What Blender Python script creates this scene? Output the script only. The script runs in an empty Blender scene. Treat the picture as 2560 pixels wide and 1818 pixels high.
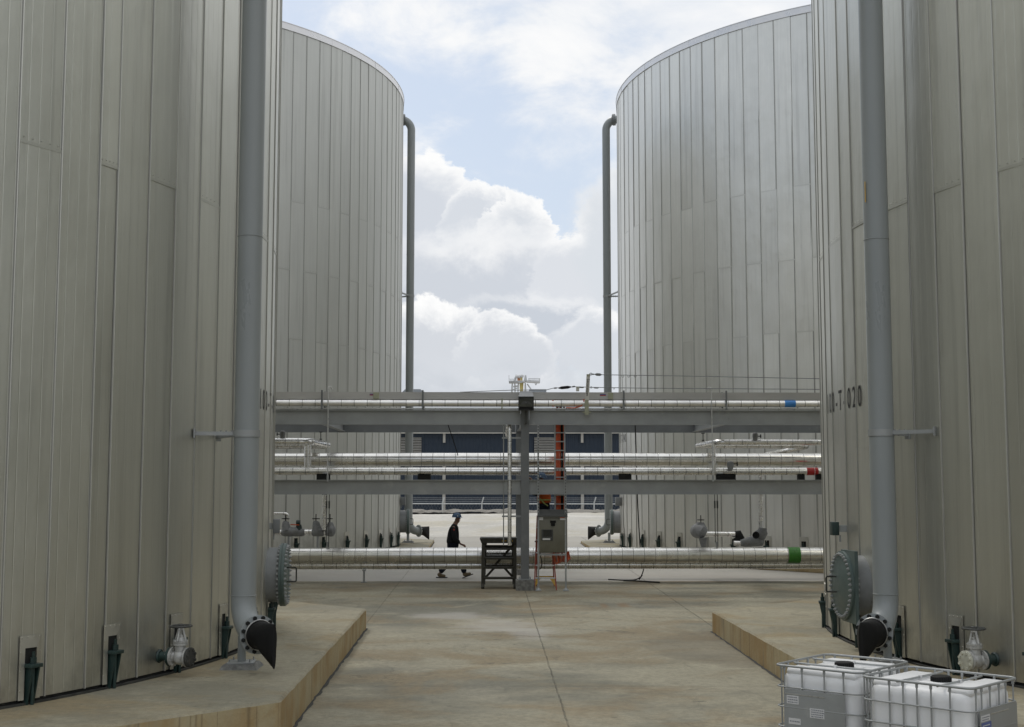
import bpy, bmesh, math, random
from mathutils import Vector, Matrix
random.seed(11)
SC = bpy.context.scene
COL = SC.collection
rad = math.radians
V = Vector
FPX, TH, CZ = 3250.0, math.atan(302 / 3250.0), 2.85

# ------------------------------------------------------------------ camera
cam = bpy.data.cameras.new('camera')
cam.lens = FPX / 2560 * 36; cam.sensor_width = 36; cam.sensor_fit = 'HORIZONTAL'
cam.clip_start = .1; cam.clip_end = 3000
camo = bpy.data.objects.new('camera', cam); COL.objects.link(camo)
camo.location = (0, 0, CZ); camo.rotation_euler = (rad(90) + TH, 0, 0)
SC.camera = camo

def at(px, py, Y):
    """survey point of the photograph (pixel, distance) as a place in the yard"""
    a, b = (px - 1280) / FPX, -(py - 909) / FPX
    d = V((a, math.cos(TH) - b * math.sin(TH), math.sin(TH) + b * math.cos(TH)))
    return d * (Y / d.y) + V((0, 0, CZ))

def gz(Y):
    return 0.0 if Y < 12 else min(.009 * (Y - 12), .432)

# ------------------------------------------------------------------ object helpers
ORG = {}
def thing(name, label, cat, loc=(0, 0, 0), rz=0, group=None):
    o = bpy.data.objects.new(name, None); COL.objects.link(o)
    o.empty_display_size = .1
    o.location = loc; o.rotation_euler = (0, 0, rz)
    ORG[o.name] = V(loc)
    return tag(o, label, cat, group)
def tag(o, label=None, cat=None, group=None, kind=None):
    if label: o['label'] = label
    if cat: o['category'] = cat
    if group: o['group'] = group
    if kind: o['kind'] = kind
    return o
def dup(o, parent=None):
    c = o.copy(); COL.objects.link(c)
    if parent: c.parent = parent
    for ch in list(o.children):
        dup(ch, c)
    return c

class MB:
    """collects shapes into one mesh"""
    def __init__(s):
        s.bm = bmesh.new(); s.uv = s.bm.loops.layers.uv.new('UVMap')
    def face(s, vs, uvs=None, mi=0):
        try: f = s.bm.faces.new(vs)
        except ValueError: return None
        f.material_index = mi
        if uvs:
            for l, u in zip(f.loops, uvs): l[s.uv].uv = u
        return f
    def v(s, p): return s.bm.verts.new(p)
    def box(s, c, size, rz=0, rot=None, bev=0, mi=0):
        m = rot.to_4x4() if rot else Matrix.Rotation(rz, 4, 'Z')
        m = Matrix.Translation(c) @ m @ Matrix.Diagonal((*size, 1))
        r = bmesh.ops.create_cube(s.bm, size=1, matrix=m)
        for f in {f for v in r['verts'] for f in v.link_faces}: f.material_index = mi
        if bev:
            es = list({e for v in r['verts'] for e in v.link_edges})
            bmesh.ops.bevel(s.bm, geom=es, offset=bev, segments=2 if bev < .05 else 5, affect='EDGES', profile=.5)
        return s
    def bar(s, p0, p1, w, h, mi=0):
        """square bar between two points, w sideways, h upright"""
        p0, p1 = V(p0), V(p1); d = (p1 - p0); L = d.length; d.normalize()
        up = V((0, 0, 1)) if abs(d.z) < .95 else V((0, 1, 0))
        sd = d.cross(up).normalized(); up = sd.cross(d)
        R = Matrix((d, sd, up)).transposed()
        return s.box((p0 + p1) / 2, (L, w, h), rot=R, mi=mi)
    def tube(s, pts, r, seg=12, caps=True, mi=0, closed=False, u0=0):
        pts = [V(p) for p in pts]; n = len(pts)
        rr = r if isinstance(r, (list, tuple)) else [r] * n
        rings = []; u = u0; us = []
        t0 = (pts[1] - pts[0]).normalized()
        ref = V((0, 0, 1)) if abs(t0.z) < .9 else V((0, 1, 0))
        nrm = (ref - t0 * ref.dot(t0)).normalized()
        for i, p in enumerate(pts):
            if closed: t = pts[(i + 1) % n] - pts[i - 1]
            elif i == 0: t = pts[1] - pts[0]
            elif i == n - 1: t = pts[-1] - pts[-2]
            else: t = (pts[i + 1] - p).normalized() + (p - pts[i - 1]).normalized()
            t = t.normalized() if t.length > 1e-9 else t0
            nrm = (nrm - t * nrm.dot(t))
            nrm = nrm.normalized() if nrm.length > 1e-6 else V((1, 0, 0))
            bn = t.cross(nrm)
            if i: u += (p - pts[i - 1]).length
            us.append(u)
            rings.append([s.v(p + (nrm * math.cos(a) + bn * math.sin(a)) * rr[i]) for a in [2 * math.pi * k / seg for k in range(seg)]])
        for i in range(n if closed else n - 1):
            a, b = rings[i], rings[(i + 1) % n]
            ua, ub = us[i], us[(i + 1) % n]
            for k in range(seg):
                j = (k + 1) % seg
                s.face((a[k], a[j], b[j], b[k]), ((ua, k / seg), (ua, (k + 1) / seg), (ub, (k + 1) / seg), (ub, k / seg)), mi)
        if caps and not closed:
            s.face(rings[0][::-1], None, mi); s.face(rings[-1], None, mi)
        return s
    def cyl(s, p0, p1, r0, r1=None, seg=20, caps=True, mi=0):
        return s.tube([p0, p1], [r0, r0 if r1 is None else r1], seg, caps, mi)
    def lathe(s, prof, o, ax, seg=24, mi=0, caps=True):
        """profile of (radius, distance along axis)"""
        o, ax = V(o), V(ax).normalized()
        ref = V((0, 0, 1)) if abs(ax.z) < .9 else V((1, 0, 0))
        a = (ref - ax * ref.dot(ax)).normalized(); b = ax.cross(a)
        rings = [[s.v(o + ax * h + (a * math.cos(2 * math.pi * k / seg) + b * math.sin(2 * math.pi * k / seg)) * max(r, 1e-4)) for k in range(seg)] for r, h in prof]
        for i in range(len(rings) - 1):
            p, q = rings[i], rings[i + 1]
            for k in range(seg):
                j = (k + 1) % seg
                s.face((p[k], p[j], q[j], q[k]), None, mi)
        if caps:
            s.face(rings[0][::-1], None, mi); s.face(rings[-1], None, mi)
        return s
    def ring(s, c, ax, R, r, seg=32, k=8, mi=0):
        c, ax = V(c), V(ax).normalized()
        ref = V((0, 0, 1)) if abs(ax.z) < .9 else V((1, 0, 0))
        a = (ref - ax * ref.dot(ax)).normalized(); b = ax.cross(a)
        return s.tube([c + (a * math.cos(2 * math.pi * i / seg) + b * math.sin(2 * math.pi * i / seg)) * R for i in range(seg)], r, k, False, mi, closed=True)
    def prism(s, poly, z0, z1, cham=0, mi=0):
        """upright prism, z0 and z1 numbers or functions of the point"""
        g = lambda z, p: z(p) if callable(z) else z
        n = len(poly); cx = sum(p[0] for p in poly) / n; cy = sum(p[1] for p in poly) / n
        rows = [[(p[0], p[1], g(z0, p)) for p in poly]]
        if cham:
            rows.append([(p[0], p[1], g(z1, p) - cham) for p in poly])
            ins = []
            for p in poly:
                d = V((cx - p[0], cy - p[1])).normalized() * cham * 1.2
                ins.append((p[0] + d.x, p[1] + d.y, g(z1, p)))
            rows.append(ins)
        else:
            rows.append([(p[0], p[1], g(z1, p)) for p in poly])
        vs = [[s.v(p) for p in r] for r in rows]
        for a, b in zip(vs, vs[1:]):
            for k in range(n):
                j = (k + 1) % n
                s.face((a[k], a[j], b[j], b[k]), None, mi)
        s.face(vs[0][::-1], None, mi); s.face(vs[-1], None, mi)
        return s
    def extr(s, poly, f, d, mi=0):
        """flat outline poly (2D) placed by f(x,y)->point and thickened by vector d"""
        d = V(d); a = [s.v(f(*p)) for p in poly]; b = [s.v(V(f(*p)) + d) for p in poly]
        n = len(poly)
        s.face(a[::-1], None, mi); s.face(b, None, mi)
        for k in range(n): s.face((a[k], a[(k + 1) % n], b[(k + 1) % n], b[k]), None, mi)
        return s
    def text(s, body, size, f, mi=0, sx=1.0, align='CENTER'):
        """lettering, mapped by f(x,y)->point"""
        cu = bpy.data.curves.new('t', 'FONT'); cu.body = body; cu.size = size
        cu.align_x = align; cu.align_y = 'CENTER'; cu.resolution_u = 4; cu.offset = size * .006
        to = bpy.data.objects.new('t', cu); COL.objects.link(to)
        dg = bpy.context.evaluated_depsgraph_get(); dg.update()
        me = to.evaluated_get(dg).to_mesh()
        vs = [s.v(f(v.co.x * sx, v.co.y)) for v in me.vertices]
        for p in me.polygons: s.face([vs[i] for i in p.vertices], None, mi)
        to.evaluated_get(dg).to_mesh_clear()
        bpy.data.objects.remove(to); bpy.data.curves.remove(cu)
        return s
    def build(s, name, mats, parent=None, smooth=35, local=False, fix=True):
        me = bpy.data.meshes.new(name)
        if fix: bmesh.ops.recalc_face_normals(s.bm, faces=s.bm.faces)
        if parent is not None and not local:
            q = parent
            while q.parent: q = q.parent
            bmesh.ops.translate(s.bm, verts=s.bm.verts, vec=-ORG[q.name])
        s.bm.to_mesh(me); s.bm.free()
        for m in (mats if isinstance(mats, (list, tuple)) else [mats]): me.materials.append(m)
        if smooth:
            me.shade_smooth(); me.set_sharp_from_angle(angle=rad(smooth))
        o = bpy.data.objects.new(name, me); COL.objects.link(o)
        if parent is not None: o.parent = parent
        return o

def fillet(pts, r, n=7):
    pts = [V(p) for p in pts]; out = [pts[0]]
    for a, b, c in zip(pts, pts[1:], pts[2:]):
        u, w = (a - b).normalized(), (c - b).normalized()
        ang = u.angle(w)
        if ang > 3.1: out.append(b); continue
        d = min(r / math.tan(ang / 2), (a - b).length * .98, (c - b).length * .98)
        rr = d * math.tan(ang / 2)
        cen = b + (u + w).normalized() * (rr / math.sin(ang / 2))
        s0, s1 = b + u * d - cen, b + w * d - cen
        tot = s0.angle(s1); ax = s0.cross(s1).normalized()
        for k in range(n + 1):
            out.append(cen + Matrix.Rotation(tot * k / n, 3, ax) @ s0)
    out.append(pts[-1]); return out

# ------------------------------------------------------------------ materials
class NT:
    def __init__(s, m):
        s.t = m.node_tree; s.n = s.t.nodes; s.l = s.t.links
    def add(s, typ, **kw):
        n = s.n.new(typ)
        for k, v in kw.items():
            if k.startswith('i_'):
                key = k[2:].replace('_', ' ')
                n.inputs[int(key) if key.isdigit() else key].default_value = v
            else: setattr(n, k, v)
        return n
    def link(s, a, b): s.l.new(a, b)
    def math(s, op, a, b=None, c=None, clamp=False):
        n = s.n.new('ShaderNodeMath'); n.operation = op; n.use_clamp = clamp
        for i, x in enumerate((a, b, c)):
            if x is None: continue
            if isinstance(x, (int, float)): n.inputs[i].default_value = x
            else: s.l.new(x, n.inputs[i])
        return n.outputs[0]
    def mix(s, fac, a, b, mode='MIX'):
        n = s.n.new('ShaderNodeMix'); n.data_type = 'RGBA'; n.blend_type = mode
        for i, x in ((0, fac), (6, a), (7, b)):
            if isinstance(x, (int, float)): n.inputs[i].default_value = x
            elif isinstance(x, tuple): n.inputs[i].default_value = (*x, 1) if len(x) == 3 else x
            else: s.l.new(x, n.inputs[i])
        return n.outputs[2]
    def noise(s, vec, scale, detail=4, rough=.55, dist=0):
        n = s.add('ShaderNodeTexNoise', i_Scale=scale, i_Detail=detail, i_Roughness=rough, i_Distortion=dist)
        if vec is not None: s.l.new(vec, n.inputs['Vector'])
        return n.outputs['Fac']
    def mapping(s, vec, scale=(1, 1, 1), loc=(0, 0, 0)):
        n = s.add('ShaderNodeMapping'); n.inputs['Scale'].default_value = scale; n.inputs['Location'].default_value = loc
        s.l.new(vec, n.inputs['Vector']); return n.outputs[0]
    def ramp(s, fac, lo, hi, a=0.0, b=1.0):
        n = s.add('ShaderNodeMapRange'); n.interpolation_type = 'SMOOTHSTEP'
        n.inputs[1].default_value = lo; n.inputs[2].default_value = hi; n.inputs[3].default_value = a; n.inputs[4].default_value = b
        s.l.new(fac, n.inputs[0]); return n.outputs[0]

def newmat(name):
    m = bpy.data.materials.new(name); m.use_nodes = True
    nt = NT(m); b = nt.n['Principled BSDF']
    return m, nt, b
def pbr(name, col, rough=.5, metal=0, var=.18, scale=4, col2=None, amt2=.0, scale2=6, stretch=(1, 1, 1), bump=0, bscale=30, spec=.5, rvar=.1):
    m, nt, b = newmat(name)
    co = nt.add('ShaderNodeTexCoord').outputs['Object']
    v = nt.mapping(co, stretch)
    n1 = nt.noise(v, scale, 6, .6)
    f = nt.ramp(n1, .3, .7, 1 - var, 1 + var)
    hsv = nt.add('ShaderNodeHueSaturation'); hsv.inputs['Color'].default_value = (*col, 1)
    nt.link(f, hsv.inputs['Value']); c = hsv.outputs[0]
    if col2:
        n2 = nt.noise(nt.mapping(v, (1, 1, 1), (7, 3, 1)), scale2, 7, .65)
        c = nt.mix(nt.ramp(n2, .62 - amt2 * .3, .78 - amt2 * .3), c, col2)
    nt.link(c, b.inputs['Base Color'])
    b.inputs['Metallic'].default_value = metal
    b.inputs['Specular IOR Level'].default_value = spec
    nt.link(nt.ramp(n1, .3, .7, max(rough - rvar, .03), min(rough + rvar, 1)), b.inputs['Roughness'])
    if bump:
        bn = nt.add('ShaderNodeBump', i_Strength=1.0, i_Distance=bump)
        nt.link(nt.noise(co, bscale, 5, .6), bn.inputs['Height']); nt.link(bn.outputs[0], b.inputs['Normal'])
    return m

M = {}
M['galv'] = pbr('galvanised_steel', (.335, .348, .348), .5, .35, .10, 1.6, (.41, .415, .405), .12, 2.2, bump=.0006, bscale=60)
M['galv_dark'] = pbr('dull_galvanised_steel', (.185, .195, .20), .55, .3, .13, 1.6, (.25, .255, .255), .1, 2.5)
M['bright'] = pbr('bright_metal', (.62, .62, .61), .35, .9, .1, 9)
M['tray'] = pbr('cable_tray_aluminium', (.50, .49, .47), .42, .6, .08, 2, stretch=(.3, 1, 1))
M['paint'] = pbr('grey_blue_pipe_paint', (.27, .29, .29), .36, 0, .07, 1.2, (.32, .34, .342), .1, 2.2, stretch=(1, 1, .25), bump=.0008, bscale=3)
M['neckpaint'] = pbr('grey_neck_paint', (.22, .23, .235), .5, 0, .1, 4)
M['green'] = pbr('dark_green_paint', (.018, .040, .036), .45, 0, .25, 8, (.02, .03, .03), .1, 14)
M['palegreen'] = pbr('pale_green_paint', (.088, .122, .115), .45, 0, .12, 5)
M['black'] = pbr('black_rubber', (.007, .007, .007), .7, 0, .3, 9, bump=.001, bscale=25, spec=.3)
M['dark'] = pbr('near_black_and_recess_shade', (.012, .013, .012), .9, 0, .2, 6)  # near-black parts, also plates standing for the shade in openings
M['dirty'] = pbr('dirty_base_steel', (.045, .045, .04), .8, 0, .4, 6, (.10, .09, .07), .1, 9)
M['silver'] = pbr('silver_valve_paint', (.46, .46, .44), .42, .25, .2, 14, (.22, .19, .15), .12, 25, bump=.0015, bscale=40)
M['cream'] = pbr('weathered_cream_steel', (.50, .50, .42), .6, .0, .15, 18, (.26, .20, .13), .1, 22)
M['orange'] = pbr('orange_cable', (.56, .095, .025), .5, 0, .25, 12)
M['redrail'] = pbr('orange_red_fibreglass', (.30, .055, .03), .5, 0, .2, 9)
M['yellow'] = pbr('yellow_plastic', (.55, .33, .03), .5, 0, .2, 9)
M['steps'] = pbr('dark_olive_steel', (.032, .030, .019), .6, 0, .3, 8, (.085, .08, .055), .1, 8)
M['cabinet'] = pbr('olive_grey_enclosure', (.155, .15, .115), .45, .1, .1, 4)
M['hood'] = pbr('dark_grey_hood', (.06, .062, .058), .5, .1, .15, 6)
M['white'] = pbr('white_label', (.62, .62, .62), .6, 0, .05, 6)
M['ink'] = pbr('label_ink', (.22, .23, .26), .7, 0, .1, 9)
M['blueink'] = pbr('blue_label', (.10, .13, .30), .6, 0, .1, 9)
M['letters'] = pbr('black_lettering', (.018, .018, .018), .6, 0, .3, 6)
M['glass'] = pbr('dark_screen_glass', (.012, .014, .014), .12, 0, .1, 3)
M['lamp'] = pbr('lamp_glass', (.05, .05, .035), .15, 0, .3, 6)
M['bronze'] = pbr('black_bronze_lamp_housing', (.028, .028, .027), .45, .2, .2, 6)
M['lid'] = pbr('slate_lamp_top', (.13, .14, .15), .5, .1, .1, 5)
M['insul'] = pbr('grey_insulation_jacket', (.215, .22, .22), .75, 0, .2, 6, bump=.012, bscale=7)
M['bluetape'] = pbr('blue_marker', (.05, .24, .62), .4, 0, .1, 6)
M['redtape'] = pbr('red_marker', (.40, .015, .015), .35, 0, .1, 6)
M['greentape'] = pbr('green_marker', (.045, .21, .025), .35, 0, .1, 6)
M['postgreen'] = pbr('pale_olive_post_paint', (.36, .37, .27), .5, 0, .1, 6)
M['offwhite'] = pbr('off_white_paint', (.62, .61, .57), .5, 0, .08, 4)
M['crane_y'] = pbr('yellow_crane_paint', (.55, .46, .17), .6, 0, .15, .5)
M['crane_w'] = pbr('pale_grey_crane_paint', (.55, .56, .56), .6, 0, .1, .5)
M['crane_r'] = pbr('orange_crane_paint', (.45, .20, .09), .6, 0, .15, .5)
M['rim'] = pbr('bright_rim_sheet', (.80, .795, .80), .34, .5, .05, 2)
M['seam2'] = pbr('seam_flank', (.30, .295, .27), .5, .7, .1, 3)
M['seam'] = pbr('dark_joint', (.19, .19, .175), .6, .3, .2, 3)  # dark strip for sealant, dirt and painted shade in the seam gap
M['roof'] = pbr('grey_metal_roof', (.30, .32, .34), .5, .2, .08, .6)
M['louvre'] = pbr('louvre_paint', (.40, .39, .36), .6, 0, .1, 2)
M['fence'] = pbr('fence_galvanised', (.52, .54, .55), .5, .3, .1, 3)
M['hdpe'] = None
M['grout'] = pbr('grey_grout', (.20, .20, .19), .9, 0, .35, 12, bump=.01, bscale=25)
M['gravel'] = pbr('gravel', (.22, .205, .18), .95, 0, .5, 22, bump=.03, bscale=18)
M['skin'] = pbr('skin', (.16, .085, .055), .55, 0, .1, 12)
M['jacket'] = pbr('black_jacket_cloth', (.011, .012, .014), .85, 0, .3, 9, bump=.01, bscale=9, spec=.2)
M['jeans'] = pbr('dark_jeans', (.011, .014, .024), .9, 0, .3, 12, bump=.008, bscale=9, spec=.2)
M['boot'] = pbr('tan_boot', (.15, .115, .07), .8, 0, .2, 14)
M['helmet'] = pbr('blue_helmet', (.022, .062, .125), .4, 0, .1, 9)
M['patch'] = pbr('red_patch', (.30, .03, .02), .8, 0, .1, 9)
M['vest'] = pbr('orange_vest', (.50, .10, .015), .8, 0, .2, 7, bump=.01, bscale=10)
M['lime'] = pbr('lime_tape', (.35, .40, .12), .6, 0, .1, 9)
M['glove'] = pbr('dull_glove', (.12, .09, .06), .9, 0, .2, 12)
def hdpe():
    m, nt, b = newmat('white_polyethylene')
    co = nt.add('ShaderNodeTexCoord').outputs['Object']
    c = nt.mix(nt.noise(co, 4, 4), (.75, .755, .76), (.82, .825, .83))
    nt.link(c, b.inputs['Base Color']); b.inputs['Roughness'].default_value = .42
    b.inputs['Subsurface Weight'].default_value = .15; b.inputs['Subsurface Radius'].default_value = (.05, .05, .05)
    return m
M['hdpe'] = hdpe()

def jacket(name, base, rough, pitch=.3):
    """polished metal pipe jacket with the dark lap joints of its sheets; u runs along the pipe in metres"""
    m, nt, b = newmat(name)
    tc = nt.add('ShaderNodeTexCoord'); sep = nt.add('ShaderNodeSeparateXYZ')
    nt.link(tc.outputs['UV'], sep.inputs[0])
    u = nt.math('DIVIDE', sep.outputs[0], pitch)
    fr = nt.math('FRACT', u); cell = nt.math('FLOOR', u)
    line = nt.ramp(nt.math('ABSOLUTE', nt.math('SUBTRACT', fr, .5)), .474, .494)
    wn = nt.add('ShaderNodeTexWhiteNoise'); wn.noise_dimensions = '1D'; nt.link(cell, wn.inputs['W'])
    n1 = nt.noise(tc.outputs['Object'], 5, 5)
    hsv = nt.add('ShaderNodeHueSaturation'); hsv.inputs['Color'].default_value = (*base, 1)
    nt.link(nt.math('ADD', nt.math('MULTIPLY', wn.outputs[0], .14), nt.ramp(n1, .3, .7, .86, 1.0)), hsv.inputs['Value'])
    c = nt.mix(line, hsv.outputs[0], (.13, .13, .125))
    nt.link(c, b.inputs['Base Color']); b.inputs['Metallic'].default_value = .95
    nt.link(nt.ramp(n1, .3, .7, rough - .04, rough + .07), b.inputs['Roughness'])
    bn = nt.add('ShaderNodeBump', i_Strength=1.0, i_Distance=.004)
    h = nt.math('ADD', nt.math('MULTIPLY', line, -1), nt.math('MULTIPLY', nt.noise(tc.outputs['Object'], 1.3, 1), .18))
    nt.link(h, bn.inputs['Height']); nt.link(bn.outputs[0], b.inputs['Normal'])
    return m
M['jacket_big'] = jacket('polished_pipe_jacket', (.78, .77, .735), .21)
M['jacket_small'] = jacket('bright_pipe_jacket', (.82, .81, .785), .25, .33)
M['jacket_top'] = jacket('matt_bright_pipe_jacket', (.88, .87, .86), .42, .33)

def cladding(name, ro, slack, tint, pa, me_):
    """ribbed aluminium sheet; u is metres round the tank, v metres up; pv is one number per sheet"""
    m, nt, b = newmat(name)
    tc = nt.add('ShaderNodeTexCoord'); sep = nt.add('ShaderNodeSeparateXYZ'); nt.link(tc.outputs['UV'], sep.inputs[0])
    at_ = nt.add('ShaderNodeAttribute'); at_.attribute_name = 'pv'; at_.attribute_type = 'GEOMETRY'
    pv = at_.outputs['Fac']
    st = nt.noise(nt.mapping(tc.outputs['UV'], (14, .35, 1)), 1.0, 5, .6)
    bl = nt.noise(nt.mapping(tc.outputs['UV'], (.9, .35, 1)), 1.0, 5, .6)
    val = nt.math('ADD', nt.math('MULTIPLY', pv, pa), nt.math('ADD', nt.math('MULTIPLY', st, .16), nt.math('MULTIPLY', bl, .22)))
    hsv = nt.add('ShaderNodeHueSaturation'); hsv.inputs['Color'].default_value = (*tint, 1)
    run = nt.ramp(nt.noise(nt.mapping(tc.outputs['UV'], (5, .16, 1), (3, 1, 0)), 1.0, 5, .6), .52, .72, 0, .13)
    foot = nt.math('MULTIPLY', nt.ramp(sep.outputs[1], .5, 1.6, 1, 0), nt.ramp(nt.noise(nt.mapping(tc.outputs['UV'], (2.5, 1.6, 1)), 1.0, 6, .7), .38, .66, 0, .26))
    nt.link(nt.math('SUBTRACT', nt.math('ADD', val, .71), nt.math('ADD', run, foot)), hsv.inputs['Value'])
    nt.link(hsv.outputs[0], b.inputs['Base Color'])
    b.inputs['Metallic'].default_value = me_
    nt.link(nt.math('ADD', nt.math('MULTIPLY', bl, .16), nt.math('ADD', nt.math('MULTIPLY', pv, .06), ro)), b.inputs['Roughness'])
    # fine stiffening grooves rolled into each sheet, plus slack in the metal
    fr = nt.math('FRACT', nt.math('DIVIDE', sep.outputs[0], .15))
    gr = nt.ramp(nt.math('ABSOLUTE', nt.math('SUBTRACT', fr, .5)), .42, .5)
    h = nt.math('ADD', nt.math('MULTIPLY', gr, .08), nt.math('MULTIPLY', nt.noise(nt.mapping(tc.outputs['UV'], (1.6, .8, 1)), 1.0, 3, .5), slack))
    bn = nt.add('ShaderNodeBump', i_Strength=1.0, i_Distance=.02)
    nt.link(h, bn.inputs['Height']); nt.link(bn.outputs[0], b.inputs['Normal'])
    return m
M['clad'] = cladding('aluminium_cladding', .30, 1.0, (.685, .682, .622), .13, .95)
M['clad_shiny'] = cladding('shiny_aluminium_cladding', .30, 1.5, (.78, .775, .73), .10, .88)
M['clad_matt'] = cladding('matt_aluminium_cladding', .44, .7, (.60, .605, .57), .07, .85)
M['flash'] = pbr('flashing_sheet', (.56, .55, .495), .42, .8, .08, 3)

def concrete(name, base, dark, brown, joints=False, streak=False):
    m, nt, b = newmat(name)
    co = nt.add('ShaderNodeTexCoord').outputs['Object']
    sep = nt.add('ShaderNodeSeparateXYZ'); nt.link(co, sep.inputs[0])
    x, y, z = sep.outputs
    big = nt.noise(nt.mapping(co, (.22, .30, .3)), 1.0, 7, .62)
    mid = nt.noise(nt.mapping(co, (.42, .55, 1), (3, 9, 0)), 1.0, 8, .62, .5)
    fine = nt.noise(co, 11, 6, .7)
    c = nt.mix(nt.ramp(big, .38, .56), dark, base)
    c = nt.mix(nt.ramp(mid, .46, .62, 0, .75), c, brown)
    pale = nt.noise(nt.mapping(co, (.36, .5, 1), (11, 2, 5)), 1.0, 9, .68, .6)
    c = nt.mix(nt.ramp(pale, .52, .68, 0, .55), c, tuple(min(1, k * 1.35) for k in base))
    c = nt.mix(nt.ramp(fine, .30, .68, .35, 0), c, tuple(k * .45 for k in dark))
    scuff = nt.noise(nt.mapping(co, (2.2, .9, 1), (5, 1, 9)), 1.0, 8, .72, .8)
    c = nt.mix(nt.ramp(scuff, .56, .70, 0, .5), c, tuple(k * .62 for k in dark))
    sp = nt.noise(nt.mapping(co, (3, 3, 3), (1, 5, 2)), 1.0, 3, .5)
    c = nt.mix(nt.ramp(sp, .70, .76, 0, .5), c, tuple(k * .4 for k in dark))
    grain = nt.noise(co, 70, 3, .7)
    c = nt.mix(nt.ramp(grain, .25, .60, .28, 0), c, tuple(k * .5 for k in dark))
    c = nt.mix(nt.ramp(grain, .66, .80, 0, .3), c, tuple(min(1, k * 1.5) for k in base))
    vo = nt.add('ShaderNodeTexVoronoi', feature='DISTANCE_TO_EDGE'); vo.inputs['Scale'].default_value = .16
    wn2 = nt.add('ShaderNodeTexNoise', i_Scale=.9, i_Detail=7, i_Roughness=.65); nt.link(co, wn2.inputs['Vector'])
    va = nt.add('ShaderNodeVectorMath', operation='MULTIPLY_ADD'); nt.link(wn2.outputs['Color'], va.inputs[0]); va.inputs[1].default_value = (1.6, 1.6, 0); nt.link(co, va.inputs[2]); nt.link(va.outputs[0], vo.inputs['Vector'])
    crk = nt.math('MULTIPLY', nt.ramp(vo.outputs['Distance'], .0004, .0014, 1, 0), nt.ramp(pale, .46, .56, 0, .5))
    c = nt.mix(crk, c, tuple(k * .35 for k in dark))
    if joints:
        wob = nt.math('MULTIPLY', nt.math('SUBTRACT', nt.noise(co, 2.5, 8, .75), .5), .06)
        jag = nt.ramp(nt.noise(co, 1.3, 6, .7), .40, .58, .25, 1)
        def ln(d, w0, w1, amt=1.0): return nt.ramp(nt.math('ABSOLUTE', nt.math('ADD', d, wob)), w0, w1, amt, 0)
        j = None
        ax = nt.math('ADD', x, nt.math('MULTIPLY', nt.math('SUBTRACT', y, 33), .019))
        for d, w in ((nt.math('SUBTRACT', ax, .33), .013), (nt.math('SUBTRACT', ax, 3.72), .016), (nt.math('SUBTRACT', ax, -3.0), .007)):
            q = ln(d, w * .4, w); j = q if j is None else nt.math('MAXIMUM', j, q)
        for yy, w in ((18.4, .012), (6.0, .02), (46, .03), (35.9, .035)):
            j = nt.math('MAXIMUM', j, ln(nt.math('SUBTRACT', y, yy), w * .4, w))
        # brighter light on the slab beyond the rack, painted as a paler colour
        far_light = nt.ramp(nt.math('ADD', y, nt.math('MULTIPLY', wob, 3)), 35.85, 35.95)
        c = nt.mix(nt.math('MULTIPLY', far_light, .75), c, (.46, .44, .405))
        # damp, brown-stained ground beside the right plinth, with an uneven edge
        dx = nt.math('DIVIDE', nt.math('SUBTRACT', x, 3.6), 1.5); dy = nt.math('DIVIDE', nt.math('SUBTRACT', y, 22.6), 2.3)
        dd = nt.math('ADD', nt.math('SQRT', nt.math('ADD', nt.math('MULTIPLY', dx, dx), nt.math('MULTIPLY', dy, dy))), nt.math('MULTIPLY', nt.math('SUBTRACT', mid, .5), 1.6))
        c = nt.mix(nt.ramp(dd, .85, 1.0, .45, 0), c, (.165, .140, .098))
        # rust marks
        for (rx, ry, a, bb) in ((2.05, 29.4, .10, .55), (2.5, 29.5, .16, .6)):
            dx = nt.math('DIVIDE', nt.math('SUBTRACT', x, rx), a); dy = nt.math('DIVIDE', nt.math('SUBTRACT', y, ry), bb)
            dd = nt.math('ADD', nt.math('SQRT', nt.math('ADD', nt.math('MULTIPLY', dx, dx), nt.math('MULTIPLY', dy, dy))), nt.math('MULTIPLY', nt.math('SUBTRACT', fine, .5), 1.5))
            c = nt.mix(nt.ramp(dd, .3, 1.3, .5, 0), c, (.25, .14, .055))
        # scuffed pale patches of laitance
        for (rx, ry, a, bb) in ((-1.25, 27.2, .9, .7), (-.2, 25.6, 1.0, 1.1), (.3, 24.3, .5, .9)):
            dx = nt.math('DIVIDE', nt.math('SUBTRACT', x, rx), a); dy = nt.math('DIVIDE', nt.math('SUBTRACT', y, ry), bb)
            dd = nt.math('ADD', nt.math('SQRT', nt.math('ADD', nt.math('MULTIPLY', dx, dx), nt.math('MULTIPLY', dy, dy))), nt.math('MULTIPLY', nt.math('SUBTRACT', mid, .5), 2.6))
            c = nt.mix(nt.ramp(dd, .4, 1.2, .5, 0), c, (.44, .42, .39))
        tr = None
        wv = nt.ramp(nt.noise(nt.mapping(co, (7, 7, 1)), 1.0, 3, .6), .45, .6)
        for cx_, cy_, r_, x0_, x1_, w_ in ((-2.2, 15.0, 9.3, -1.7, .9, .09), (-1.5, 18.0, 7.5, .7, 2.6, .13), (-4.0, 12.0, 15.9, -1.0, 2.4, .10), (1.0, 14.5, 6.2, -.9, .5, .12)):
            a_ = nt.math('SUBTRACT', x, cx_); b_ = nt.math('SUBTRACT', y, cy_)
            rr_ = nt.math('ABSOLUTE', nt.math('SUBTRACT', nt.math('SQRT', nt.math('ADD', nt.math('MULTIPLY', a_, a_), nt.math('MULTIPLY', b_, b_))), r_))
            k_ = nt.math('MULTIPLY', nt.ramp(rr_, w_ * .5, w_, 1, 0), nt.math('MULTIPLY', nt.ramp(x, x0_, x0_ + .5), nt.ramp(x, x1_ - .5, x1_, 1, 0)))
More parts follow.
